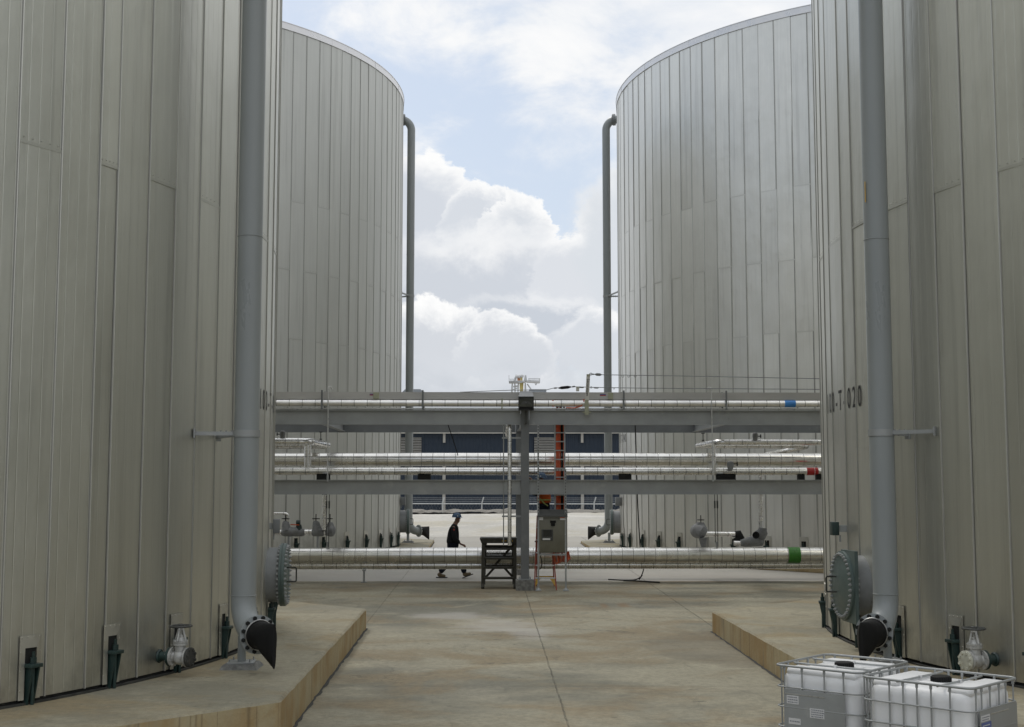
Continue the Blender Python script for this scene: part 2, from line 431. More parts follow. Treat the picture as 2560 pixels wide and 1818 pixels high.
            k_ = nt.math('MULTIPLY', k_, nt.math('ADD', nt.math('MULTIPLY', wv, .45), .08)); tr = k_ if tr is None else nt.math('MAXIMUM', tr, k_)
        c = nt.mix(tr, c, (.10, .095, .08))
        c = nt.mix(nt.math('MULTIPLY', nt.math('MULTIPLY', j, .6), jag), c, (.075, .072, .058))
        h = nt.math('SUBTRACT', nt.math('MULTIPLY', fine, .25), j)
    else:
        h = fine
    if streak:
        # rusty runs and board marks down the upright faces
        geo = nt.add('ShaderNodeNewGeometry'); sn = nt.add('ShaderNodeSeparateXYZ'); nt.link(geo.outputs['Normal'], sn.inputs[0])
        side = nt.ramp(nt.math('ABSOLUTE', sn.outputs[2]), .5, .8, 1, 0)
        s1 = nt.noise(nt.mapping(co, (1.1, 1.1, .7)), 1.0, 6, .62, .4)
        s2 = nt.noise(nt.mapping(co, (9, 9, .5), (4, 1, 0)), 1.0, 5, .7)
        bd = nt.noise(nt.mapping(co, (3.3, 3.3, .01), (9, 4, 0)), 1.0, 1, .5)
        k = nt.mix(nt.ramp(s1, .34, .66), (.44, .375, .235), (.345, .235, .105))
        k = nt.mix(nt.ramp(s2, .45, .75, 0, .4), k, (.34, .30, .22))
        k = nt.mix(nt.ramp(nt.noise(nt.mapping(co, (2.3, 2.3, .25), (2, 7, 3)), 1.0, 5, .7), .58, .70, 0, .75), k, (.15, .145, .12))
        k = nt.mix(nt.ramp(nt.math('ABSOLUTE', nt.math('SUBTRACT', bd, .5)), 0, .012, .5, 0), k, (.14, .10, .055))
        c = nt.mix(side, c, k)
    nt.link(c, b.inputs['Base Color'])
    nt.link(nt.ramp(mid, .3, .7, .72, .92), b.inputs['Roughness']); b.inputs['Specular IOR Level'].default_value = .35
    bn = nt.add('ShaderNodeBump', i_Strength=1.0, i_Distance=.012)
    nt.link(h, bn.inputs['Height']); nt.link(bn.outputs[0], b.inputs['Normal'])
    return m
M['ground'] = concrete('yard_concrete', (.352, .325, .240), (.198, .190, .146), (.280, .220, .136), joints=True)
M['plinth'] = concrete('plinth_concrete', (.365, .332, .24), (.27, .252, .188), (.335, .262, .148), streak=True)
M['berm'] = concrete('pale_slope_concrete', (.60, .575, .52), (.53, .51, .465), (.54, .495, .39))
def corr(name, a, bcol, pitch):
    m, nt, b = newmat(name)
    co = nt.add('ShaderNodeTexCoord').outputs['Object']; sep = nt.add('ShaderNodeSeparateXYZ'); nt.link(co, sep.inputs[0])
    fr = nt.math('FRACT', nt.math('DIVIDE', sep.outputs[0], pitch))
    g = nt.ramp(nt.math('ABSOLUTE', nt.math('SUBTRACT', fr, .5)), .2, .35)
    c = nt.mix(nt.noise(nt.mapping(co, (.4, 1, .2)), 1.0, 5), a, bcol)
    nt.link(c, b.inputs['Base Color']); b.inputs['Roughness'].default_value = .45
    bn = nt.add('ShaderNodeBump', i_Strength=1.0, i_Distance=.03); nt.link(g, bn.inputs['Height']); nt.link(bn.outputs[0], b.inputs['Normal'])
    return m
M['bluewall'] = corr('dark_blue_ribbed_wall', (.010, .021, .040), (.013, .026, .047), .3)

# ------------------------------------------------------------------ sky and sun
SUN_EL, SUN_AZ = rad(52), rad(-25)       # azimuth from +Y towards +X
w = bpy.data.worlds.new('World'); SC.world = w; w.use_nodes = True
nt = NT(w); bg = nt.n['Background']; bg.inputs['Strength'].default_value = .1
sky = nt.add('ShaderNodeTexSky'); sky.sky_type = 'NISHITA'; sky.sun_disc = False
sky.sun_elevation = SUN_EL; sky.sun_rotation = SUN_AZ; sky.air_density = 1.0; sky.dust_density = 2.0; sky.ozone_density = 1.0
gen = nt.add('ShaderNodeTexCoord').outputs['Generated']
sp = nt.add('ShaderNodeSeparateXYZ'); nt.link(gen, sp.inputs[0])
az = nt.math('ARCTAN2', sp.outputs[0], sp.outputs[1]); el = nt.math('ARCSINE', sp.outputs[2])
cb = nt.add('ShaderNodeCombineXYZ'); nt.link(az, cb.inputs[0]); nt.link(nt.math('MULTIPLY', el, 1.15), cb.inputs[1])
P = cb.outputs[0]
azc = nt.math('MINIMUM', nt.math('MAXIMUM', az, -.30), .45)
# cumulus bank below a falling line, broken upper deck above a second line, blue gap between
n1 = nt.noise(nt.mapping(P, (1, 1, 1), (3.1, 1.7, 0)), 11, 9, .55, .25)
n2 = nt.noise(nt.mapping(P, (1, 1, 1), (3.1 - .012, 1.7 - .022, 0)), 11, 9, .55, .25)
nb = nt.noise(nt.mapping(P, (1, 1, 1), (8.4, 2.2, 0)), 5, 6, .55, .2)
nu = nt.noise(nt.mapping(P, (1, 1.6, 1), (1.4, 5.2, 0)), 7, 9, .6, .5)
lineA = nt.math('ADD', nt.math('MULTIPLY', azc, -.50), .10)
dA = nt.math('SUBTRACT', lineA, el)
cumd = nt.math('ADD', nt.math('MULTIPLY', dA, 7.0), nt.math('ADD', nt.math('MULTIPLY', nt.math('SUBTRACT', n1, .5), .95), nt.math('MULTIPLY', nt.math('SUBTRACT', nb, .5), .9)))
cum = nt.ramp(cumd, -.04, .10)
lineB = nt.math('ADD', nt.math('MULTIPLY', azc, -.62), .266)
dB = nt.math('SUBTRACT', el, lineB)
upd = nt.math('ADD', nt.math('MULTIPLY', dB, 4.5), nt.math('MULTIPLY', nt.math('SUBTRACT', nu, .5), 3.4))
upr = nt.ramp(upd, -.30, .62)
# lit and shaded sides of the cumulus
lit = nt.ramp(nt.math('ADD', nt.math('MULTIPLY', nt.math('SUBTRACT', n1, n2), 5.0), nt.math('MULTIPLY', nt.math('SUBTRACT', .35, cumd), .55)), -.45, .55)
SCL = 10
def sc(*c): return tuple(k * SCL for k in c)
base = nt.mix(.62, sky.outputs[0], sc(.70, .80, .94))
skyc = nt.mix(nt.ramp(el, .0, .34, .35, 0), base, sc(.80, .85, .92))
up_c = nt.mix(nt.ramp(nu, .35, .7), sc(.80, .84, .90), sc(.98, .98, .98))
c = nt.mix(upr, skyc, up_c)
cu_c = nt.mix(lit, sc(.70, .735, .79), sc(1.0, 1.0, .995))
# the low bank is greyer and flatter
low = nt.ramp(nt.math('ADD', el, nt.math('MULTIPLY', nt.math('SUBTRACT', nb, .5), .10)), .035, .11, 1, 0)
cu_c = nt.mix(nt.math('MULTIPLY', low, .75), cu_c, nt.mix(nt.ramp(n1, .35, .65), sc(.62, .66, .715), sc(.84, .86, .895)))
c = nt.mix(cum, c, cu_c)
# the towers of the cumulus, each a billowing heap with a bright crest and a grey heart, far ones first
wn_ = nt.add('ShaderNodeTexNoise', i_Scale=17, i_Detail=10, i_Roughness=.64, i_Distortion=.2); nt.link(P, wn_.inputs['Vector'])
vs_ = nt.add('ShaderNodeVectorMath', operation='SUBTRACT'); nt.link(wn_.outputs['Color'], vs_.inputs[0]); vs_.inputs[1].default_value = (.5, .5, .5)
vm_ = nt.add('ShaderNodeVectorMath', operation='MULTIPLY_ADD'); nt.link(vs_.outputs[0], vm_.inputs[0]); vm_.inputs[1].default_value = (.075, .075, 0); nt.link(P, vm_.inputs[2])
for cx, cy, rx, ry, sh, soft in ((-.255, .20, .20, .10, (.72, .76, .82), .10), (-.074, .200, .043, .057, (.72, .76, .825), .07), (-.028, .200, .028, .032, (.74, .78, .84), .08), (.003, .176, .029, .046, (.73, .77, .83), .07),
        (-.030, .138, .105, .060, (.68, .72, .785), .30), (.086, .170, .052, .050, (.80, .83, .87), .12), (.056, .157, .042, .034, (.78, .81, .86), .08), (.20, .19, .16, .09, (.76, .80, .85), .12),
        (.012, .120, .075, .030, (.64, .685, .755), .5), (-.061, .108, .046, .037, (.72, .75, .80), .09), (-.006, .101, .040, .027, (.74, .77, .82), .12), (.075, .108, .050, .030, (.74, .775, .83), .16), (-.20, .10, .12, .05, (.70, .74, .79), .1)):
    q = nt.add('ShaderNodeVectorMath', operation='SUBTRACT'); nt.link(vm_.outputs[0], q.inputs[0]); q.inputs[1].default_value = (cx, cy * 1.15, 0)
    k = nt.add('ShaderNodeVectorMath', operation='MULTIPLY'); nt.link(q.outputs[0], k.inputs[0]); k.inputs[1].default_value = (1 / rx, 1 / (ry * 1.15), 0)
    ln_ = nt.add('ShaderNodeVectorMath', operation='LENGTH'); nt.link(k.outputs[0], ln_.inputs[0]); d_ = ln_.outputs['Value']
    kx = nt.add('ShaderNodeSeparateXYZ'); nt.link(k.outputs[0], kx.inputs[0])
    lt = nt.math('ADD', nt.math('MULTIPLY', d_, .62), nt.math('ADD', nt.math('MULTIPLY', kx.outputs[1], .40), nt.math('ADD', nt.math('MULTIPLY', kx.outputs[0], .12), nt.math('MULTIPLY', nt.math('SUBTRACT', n1, .5), .9))))
    c = nt.mix(nt.ramp(d_, 1 + soft * .4, 1 - soft, 0, 1), c, nt.mix(nt.ramp(lt, .42, 1.02), sc(*[k * .93 for k in sh]), sc(1.0, 1.0, .995)))
# haze-grey foot of the bank
c = nt.mix(nt.ramp(nt.math('ADD', el, nt.math('MULTIPLY', nt.math('SUBTRACT', nb, .5), .07)), .072, .112, .85, 0), c, nt.mix(nt.ramp(n1, .35, .65), sc(.55, .59, .645), sc(.70, .73, .775)))
# overhead and behind: a broken white deck
ovh = nt.ramp(el, .38, .60)
c = nt.mix(nt.math('MULTIPLY', ovh, .8), c, nt.mix(nt.ramp(nb, .35, .65), sc(.78, .83, .90), sc(1.12, 1.12, 1.12)))
# unseen low sky behind the camera, dimmed to darken the foot of the tanks
back = nt.math('MULTIPLY', nt.ramp(sp.outputs[1], .15, -.25), nt.ramp(el, .30, .05))
c = nt.mix(nt.math('MULTIPLY', back, .88), c, sc(.16, .18, .20))
nt.link(c, bg.inputs['Color'])
sl = bpy.data.lights.new('sun', 'SUN'); sl.energy = 1.0; sl.angle = rad(10); sl.color = (1, .96, .90)
so = bpy.data.objects.new('sun', sl); COL.objects.link(so)
sd = V((math.sin(SUN_AZ) * math.cos(SUN_EL), math.cos(SUN_AZ) * math.cos(SUN_EL), math.sin(SUN_EL)))
so.rotation_euler = sd.to_track_quat('Z', 'Y').to_euler()
SC.view_settings.view_transform = 'Standard'; SC.view_settings.look = 'None'
SC.view_settings.exposure = 0; SC.view_settings.gamma = 1
SC.render.engine = 'CYCLES'
SC.cycles.use_denoising = True
SC.cycles.max_bounces = 6; SC.cycles.diffuse_bounces = 3; SC.cycles.glossy_bounces = 4
SC.cycles.sample_clamp_indirect = 6

# ================================================================== SETTING
mb = MB()
ys = [-60, 0, 6, 12, 24, 36, 48, 60, 120, 1500]
xs = [-1200, -60, -20, 0, 20, 60, 1200]
g = [[mb.v((x, y, gz(y))) for x in xs] for y in ys]
for i in range(len(ys) - 1):
    for j in range(len(xs) - 1):
        mb.face((g[i][j], g[i][j + 1], g[i + 1][j + 1], g[i + 1][j]))
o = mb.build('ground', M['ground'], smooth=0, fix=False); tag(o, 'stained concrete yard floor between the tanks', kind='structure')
mb = MB()
prof = [(60.5, .436), (71, 1.27), (73.6, 1.30), (78.5, .436)]
g = [[mb.v((x, y, z + (.05 * math.sin(x * .21) if 70 < y < 75 else 0))) for x in range(-44, 45, 2)] for y, z in prof]
for a, b in zip(g, g[1:]):
    for k in range(len(a) - 1): mb.face((a[k], a[k + 1], b[k + 1], b[k]))
o = mb.build('concrete_slope', M['berm'], smooth=0, fix=False); tag(o, 'pale concrete bank at the end of the yard', kind='structure')
mb = MB()
g = []
for y, z in ((71.15, 1.27), (71.7, 1.37), (72.6, 1.42), (73.8, 1.25)):
    g.append([mb.v((x / 4, y + random.uniform(-.15, .15), z + .05 * math.sin(x / 4 * .21) + random.uniform(-.05, .06) + (.07 if x < 0 else 0))) for x in range(-160, 161)])
for a, b in zip(g, g[1:]):
    for k in range(len(a) - 1): mb.face((a[k], a[k + 1], b[k + 1], b[k]))
o = mb.build('gravel_strip', M['gravel'], smooth=0, fix=False); tag(o, 'strip of gravel along the top of the bank', kind='structure')

# ================================================================== TANKS
R, ZB, ZT = 11.5, .497, 18.15
YAW = rad(1.3)
def pol(c, a, r=R, z=0):
    return V((c[0] + r * math.cos(a), c[1] + r * math.sin(a), z))

def make_tank(c, s, ribs, joints, label, top=ZT, mat='clad', gap=.06):
    """s=+1: yard lies to the tank's right; rib angles are measured from the yard side, positive away from camera"""
    ang = (lambda a: rad(a)) if s > 0 else (lambda a: rad(180 - a))
    root = thing('storage_tank', label, 'tank', (c[0], c[1], ZB), group='clad storage tanks round the yard')
    ribs = sorted(ribs)
    step = 2.95
    lo, hi = ribs[0], ribs[-1]
    full = list(ribs)
    n = int((360 - (hi - lo)) / step)
    st = (360 - (hi - lo)) / n
    full += [hi + st * (k + 1) for k in range(n - 1)]
    mb = MB(); pvl = mb.bm.faces.layers.float.new('pv')
    z0 = ZB + .06
    rnd = random.Random(int(c[0] * 10) + 5)
    for i, a0 in enumerate(full):
        a1 = full[i + 1] if i + 1 < len(full) else full[0] + 360
        cuts = [z0] + sorted(j + rnd.uniform(-.03, .03) for j in joints[i % len(joints)]) + [top - .22]
        for q in range(len(cuts) - 1):
            t0, t1 = rnd.gauss(0, .0034), rnd.gauss(0, .0034)
            b0, b1 = rnd.gauss(0, .0034), rnd.gauss(0, .0034)
            pv = min(1, max(0, rnd.gauss(.5, .27)))
            off = .004 * (q % 2)
            nz = max(1, int((cuts[q + 1] - cuts[q]) / 1.6))
            grid = []
            bul = [0] + [rnd.gauss(0, .0014) for _ in range(nz - 1)] + [0]
            for iz in range(nz + 1):
                f = iz / nz; z = cuts[q] + (cuts[q + 1] - cuts[q]) * f
                row = []
                for ia in range(4):
                    h = ia / 3
                    r = R + off + (b0 * (1 - h) + b1 * h) * (1 - f) + (t0 * (1 - h) + t1 * h) * f + bul[iz] * math.sin(math.pi * h)
                    a = a0 + (a1 - a0) * h
                    row.append((mb.v(pol(c, ang(a), r, z)), rad(a) * R, z))
                grid.append(row)
            for iz in range(nz):
                for ia in range(3):
                    q4 = (grid[iz][ia], grid[iz][ia + 1], grid[iz + 1][ia + 1], grid[iz + 1][ia])
                    f = mb.face([k[0] for k in q4], [(k[1], k[2]) for k in q4])
                    f[pvl] = pv
            # lap lip under the upper sheet, with its row of screws
            if q:
                la = [mb.v(pol(c, ang(a0 + (a1 - a0) * h / 3), R + r, cuts[q] + z)) for h in range(4) for r, z in ((.0, 0), (.008, 0), (.008, .035))]
                for h in range(3):
                    for k in range(2):
                        f = mb.face((la[h * 3 + k], la[h * 3 + 3 + k], la[h * 3 + 4 + k], la[h * 3 + 1 + k])); f[pvl] = pv
                if abs(a0) < 60:
                    for k in range(5):
                        a = a0 + (a1 - a0) * (k + .5) / 5
                        mb.lathe([(.009, 0), (.006, .006)], pol(c, ang(a), R + .008, cuts[q] + .07), V((math.cos(ang(a)), math.sin(ang(a)), 0)), 6)
        # standing seam: a double fold
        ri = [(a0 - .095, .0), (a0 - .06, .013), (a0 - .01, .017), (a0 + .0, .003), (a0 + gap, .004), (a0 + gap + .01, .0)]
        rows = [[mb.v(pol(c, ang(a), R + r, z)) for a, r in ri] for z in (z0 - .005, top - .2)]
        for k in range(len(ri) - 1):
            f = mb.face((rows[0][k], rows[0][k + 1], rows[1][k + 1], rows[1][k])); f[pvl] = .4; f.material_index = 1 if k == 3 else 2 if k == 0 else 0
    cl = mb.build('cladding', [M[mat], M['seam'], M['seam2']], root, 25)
    # rim
    mb = MB()
    N = 180
    pr = [(R + .01, top - .23), (R + .03, top - .23), (R + .03, top - .012), (R + .045, top - .008), (R + .045, top + .01), (R - .25, top + .03)]
    rows = [[mb.v(pol(c, 2 * math.pi * k / N, r, z)) for k in range(N)] for r, z in pr]
    for a, b in zip(rows, rows[1:]):
        for k in range(N): mb.face((a[k], a[(k + 1) % N], b[(k + 1) % N], b[k]))
    for k in range(26):
        a = ang(-75 + k * 13.8)
        mb.bar(pol(c, a, R + .031, top - .225), pol(c, a, R + .031, top - .015), .02, .004)
    mb.build('rim_flashing', M['rim'], root, 30)
    mb = MB(); mb.lathe([(R - .2, 0), (R * .5, .5), (.01, .75)], (c[0], c[1], top + .02), (0, 0, 1), 96)
    mb.build('roof', M['galv'], root, 30)
    mb = MB(); mb.lathe([(R - .06, 0), (R - .06, .2)], (c[0], c[1], ZB), (0, 0, 1), 160, caps=False)
    mb.lathe([(R - .06, .0), (R + .03, .0), (R + .03, .022), (R - .06, .022)], (c[0], c[1], ZB + .001), (0, 0, 1), 160, caps=False)
    mb.build('base_ring', M['dirty'], root, 30)
    root['_s'] = s
    return root, ang

def half(extra): return extra
J = [[], [6.62], [], [6.58, 12.2]]
nlr = [-54.2 + 2.95 * k for k in range(8)] + [-30.46, -27.47, -24.49, -22.93, -19.94, -17.02, -13.98, -10.98, -7.8, -4.85, -1.9, 1.05, 4.0, 6.95, 9.9, 12.85, 15.8]
def jl(ribs, heights, first=0):
    return [heights if (k + first) % 2 == 0 else [] for k in range(len(ribs))]
NL, NR, FL, FR = (-15.3, 19.75), (16.53, 19.8), (-15.85, 50.3), (15.65, 49.8)
tNL, aNL = make_tank(NL, 1, nlr, jl(nlr, [6.6, 12.2], 0), 'near left storage tank with ribbed aluminium cladding, cut off by the left edge')
nrr = [-45.75 + 2.95 * k for k in range(8)] + [-22.13, -18.98, -16.05, -13.04, -9.98, -6.85, -3.73, -.96, 3.14, 5.84, 8.7, 11.6, 14.5]
tNR, aNR = make_tank(NR, -1, nrr, jl(nrr, [6.6, 12.2], 1), 'near right storage tank lettered 100-T-020 in black on its ribbed cladding')
flr = [-62.4 + 2.86 * k for k in range(8)] + [-39.44, -36.42, -33.58, -30.72, -27.88, -24.98, -22.09, -19.3, -16.28, -13.36, -10.43, -7.34, -4.7, -1.8, 1.1, 4.0]
tFL, aFL = make_tank(FL, 1, flr, [[12.2, 7.6] if k % 2 else [9.9] for k in range(len(flr))], 'far left storage tank with its whole rim curve against the sky, matt grey cladding', 18.25, 'clad_matt', .11)
frr = [-77 + 2.87 * k for k in range(7)] + [-56.96, -54.11, -51.24, -48.33, -45.45, -42.52, -39.68, -36.73, -33.95, -31.04, -28.1, -25.17, -22.25, -19.36, -16.5, -13.71, -10.84, -7.49, -3.73, -.8, 2.11, 5.0]
tFR, aFR = make_tank(FR, -1, frr, [[12.2, 7.6] if k % 2 else [9.9] for k in range(len(frr))], 'far right storage tank with shiny dimpled cladding and bright rim against the sky', 18.02, 'clad_shiny', .12)

# anchor chairs and their sheet surrounds: local x points out of the tank
def chair_meshes():
    mb = MB()
    fr = [(-.145, 0), (-.145, .68), (.145, .68), (.145, 0), (.078, 0), (.078, .545), (-.078, .545), (-.078, 0)]
    for poly in ([fr[0], fr[1], fr[6], fr[7]], [fr[1], fr[2], fr[5], fr[6]], [fr[2], fr[3], fr[4], fr[5]]):
        mb.extr(poly, lambda y, z: V((.012 if abs(y) > .1 or z > .6 else .020, y, z + .055)), (.004, 0, 0))
    for y, z in [(-.13, .1), (-.13, .3), (-.13, .5), (.13, .1), (.13, .3), (.13, .5), (-.12, .66), (-.04, .66), (.04, .66), (.12, .66)]:
        mb.lathe([(.009, 0), (.006, .008)], (.016, y, z + .055), (1, 0, 0), 6)
    fl = mb.build('anchor_flashing', M['flash'], None, 30, True)
    mb = MB(); mb.box((.004, 0, .30), (.006, .158, .60)); rec = mb.build('anchor_recess_shade', M['dark'], None, 0, True)  # dark plate on the sheet stands for the shaded opening
    mb = MB()
    mb.box((.066, 0, .415), (.12, .165, .04), bev=.004)
    for y in (-.052, .052):
        mb.extr([(.0, 0), (.04, 0), (.115, .394), (.0, .394)], lambda x, z, y=y: V((x, y, z)), (0, .018 if y < 0 else -.018, 0))
    ch = mb.build('anchor_chair', M['green'], None, 30, True)
    mb = MB(); mb.cyl((.065, 0, -.0), (.065, 0, .56), .019, seg=10); mb.cyl((.065, 0, .436), (.065, 0, .50), .036, seg=6)
    bo = mb.build('anchor_bolt', M['green'], ch, 30, True)
    return fl, rec, ch
proto = chair_meshes()
first = True
def anchors(root, ang, angs):
    global first
    for a in angs:
        for p in proto:
            q = p if first else dup(p)
            q.parent = root
            th_ = ang(a)
            q.location = (math.cos(th_) * R, math.sin(th_) * R, 0); q.rotation_euler = (0, 0, th_)
        first = False
anchors(tNL, aNL, [-48.7, -42.1, -35.5, -28.6, -22.4, -15.8, -9.0, -2.4, 4.2, 10.8])
anchors(tNR, aNR, [-43.6, -37, -30.4, -23.8, -17.1, -10.4, -3.4, 3.2, 9.8])
anchors(tFL, aFL, [-52.9, -46.6, -40.3, -34.06, -27.8, -21.5, -15.4, -9.4, -3])
anchors(tFR, aFR, [-67.0, -60.9, -54.68, -48.46, -42.2, -35.8, -29.56, -23.4, -17.05, -10.3, -4])

# manways: neck, bolted cover, handle
def manway(root, c, th_, zc, square=False, rr=.47, nk=.375):
    n = V((math.cos(th_), math.sin(th_), 0)); t = V((-n.y, n.x, 0)); u = V((0, 0, 1))
    o0 = pol(c, th_, R - .1, zc)
    mb = MB(); mb.lathe([(rr - .045, 0), (rr - .045, nk - .015), (rr + .01, nk)], o0, n, 48)
    mb.build('manway_neck', M['neckpaint'], root, 40)
    o1 = o0 + n * nk
    mb = MB()
    mb.lathe([(rr - .01, 0), (rr + .02, .002), (rr + .02, .035), (rr + .005, .036), (rr + .005, .042), (rr + .02, .043), (rr + .02, .085), (rr + .012, .09)], o1, n, 56)
    if square:
        mb.extr([(-rr - .03, -rr - .04), (rr * .2, -rr - .04), (rr * .2, rr + .04), (-rr - .03, rr + .04)], lambda a, z: o1 + t * (-a) + u * z, n * .05)
    cv = mb.build('manway_cover', M['palegreen'], root, 35)
    mb = MB()
    for q in (-.012,):
        mb.cyl(V((0, 0, 0)) - n * .035, V((0, 0, 0)) + n * .128, .012, seg=6)
        mb.cyl(n * .087, n * .112, .023, seg=6); mb.cyl(n * -.03, n * -.003, .023, seg=6)
    bl = mb.build('bolt', M['galv'], None, 30, True); bl.parent = cv
    K = 36
    for k in range(K):
        q = bl if k == 0 else dup(bl)
        a = 2 * math.pi * (k + .5) / K
        q.parent = cv
        q.location = o1 + (t * math.cos(a) + u * math.sin(a)) * (rr - .025) - ORG[root.name]
    h0 = o1 + n * .09 - t * .22 * (1 if square else 0)
    mb = MB(); mb.tube(fillet([h0 + u * .11, h0 + n * .15 + u * .11, h0 + n * .15 - u * .11, h0 - u * .11], .025, 4), .012, 8)
    mb.build('handle', M['dirty'], cv, 40)
manway(tNL, NL, aNL(4.6), 1.435, nk=.30)
manway(tNR, NR, aNR(-4.0), 1.40, True, nk=.32)
manway(tFL, FL, aFL(4.0), 1.40)
manway(tFR, FR, aFR(3.6), 1.40)

# tank numbers painted on the sheets
def number(root, c, ang, s, body, a0, zc, step=1.22):
    mb = MB()
    for k, chh in enumerate(body):
        a = a0 + s * step * k
        th0 = ang(a)
        def f(x, y, th0=th0):
            return pol(c, th0 + x / R, R + .0075, zc + y)
        mb.text(chh, .44, f, sx=.74)
    mb.build('tank_number', M['letters'], root, 0, fix=False)
number(tNR, NR, aNR, -1, '100-T-020', 5.25, 4.115)
number(tNL, NL, aNL, 1, '100-T-010', -.75, 4.12)
number(tFR, FR, aFR, -1, '100-T-040', 3.0, 4.55)

# junction boxes on brackets at the tank walls
def jbox(root, c, th_, z, w, h, d, so, mat):
    n = V((math.cos(th_), math.sin(th_), 0))
    mb = MB()
    mb.box(pol(c, th_, R + so + d / 2, z), (d, w, h), rz=th_, bev=.006)
    b = mb.build('junction_box', M[mat], root, 30)
    mb = MB(); mb.bar(pol(c, th_, R - .01, z), pol(c, th_, R + so, z), .06, .1); mb.cyl(pol(c, th_, R + so * .5 + .04, z - h / 2 - .10), pol(c, th_, R + so * .5 + .04, z - h / 2), .014)
    mb.build('bracket', M['galv'], b, 30)
jbox(tNR, NR, aNR(-.7), 2.19, .17, .2, .10, .14, 'green')
jbox(tNL, NL, aNL(5.0), 2.19, .17, .22, .10, .06, 'galv_dark')
jbox(tFL, FL, aFL(2.0), 2.2, .3, .32, .2, .03, 'galv_dark')
jbox(tFR, FR, aFR(-1), 2.2, .25, .32, .2, .03, 'galv_dark')

# plinths: one octagon slab under each tank
def plinth(c, label):
    root_c = (c[0], c[1], 0)
    ap = 12.7; Ro = ap / math.cos(math.pi / 8)
    poly = [(c[0] + Ro * math.cos(math.pi / 8 + YAW + k * math.pi / 4), c[1] + Ro * math.sin(math.pi / 8 + YAW + k * math.pi / 4)) for k in range(8)]
    # finer sides so that the foot follows the falling yard
    fine = []
    for p, q in zip(poly, poly[1:] + poly[:1]):
        for t in range(60):
            j_ = random.gauss(0, .0045) if t else 0
            dx_, dy_ = q[0] - p[0], q[1] - p[1]; l_ = math.hypot(dx_, dy_)
            fine.append((p[0] + dx_ * t / 60 + dy_ / l_ * j_, p[1] + dy_ * t / 60 - dx_ / l_ * j_))
    mb = MB(); mb.prism(fine, lambda p: gz(p[1]) - .02, ZB, .026)
    o = mb.build('tank_plinth', M['plinth'], None, 25)
    tag(o, label, 'plinth', 'octagonal concrete plinths under the tanks')
    mb = MB(); n_ = len(fine); a_, b_ = [], []
    for k, p in enumerate(fine):
        d_ = V((p[0] - c[0], p[1] - c[1])); d_.normalize(); w_ = random.uniform(.02, .055)
        a_.append(mb.v((p[0] - d_.x * .01, p[1] - d_.y * .01, gz(p[1]) + .007))); b_.append(mb.v((p[0] + d_.x * w_, p[1] + d_.y * w_, gz(p[1]) + .005)))
    for k in range(n_): mb.face((a_[k], b_[k], b_[(k + 1) % n_], a_[(k + 1) % n_]))
    mb.build('sealant_strip', M['dirty'], o, 0, True, False)
plinth((-15.35, 19.5), 'rust-streaked concrete plinth under the near left tank')
plinth((16.55, 19.6), 'stained concrete plinth under the near right tank, behind the white container tanks')
plinth((-15.9, 50.4), 'concrete plinth under the far left tank, seen above the low pipe')
plinth((15.7, 50.0), 'concrete plinth under the far right tank, its face showing below the low pipes')

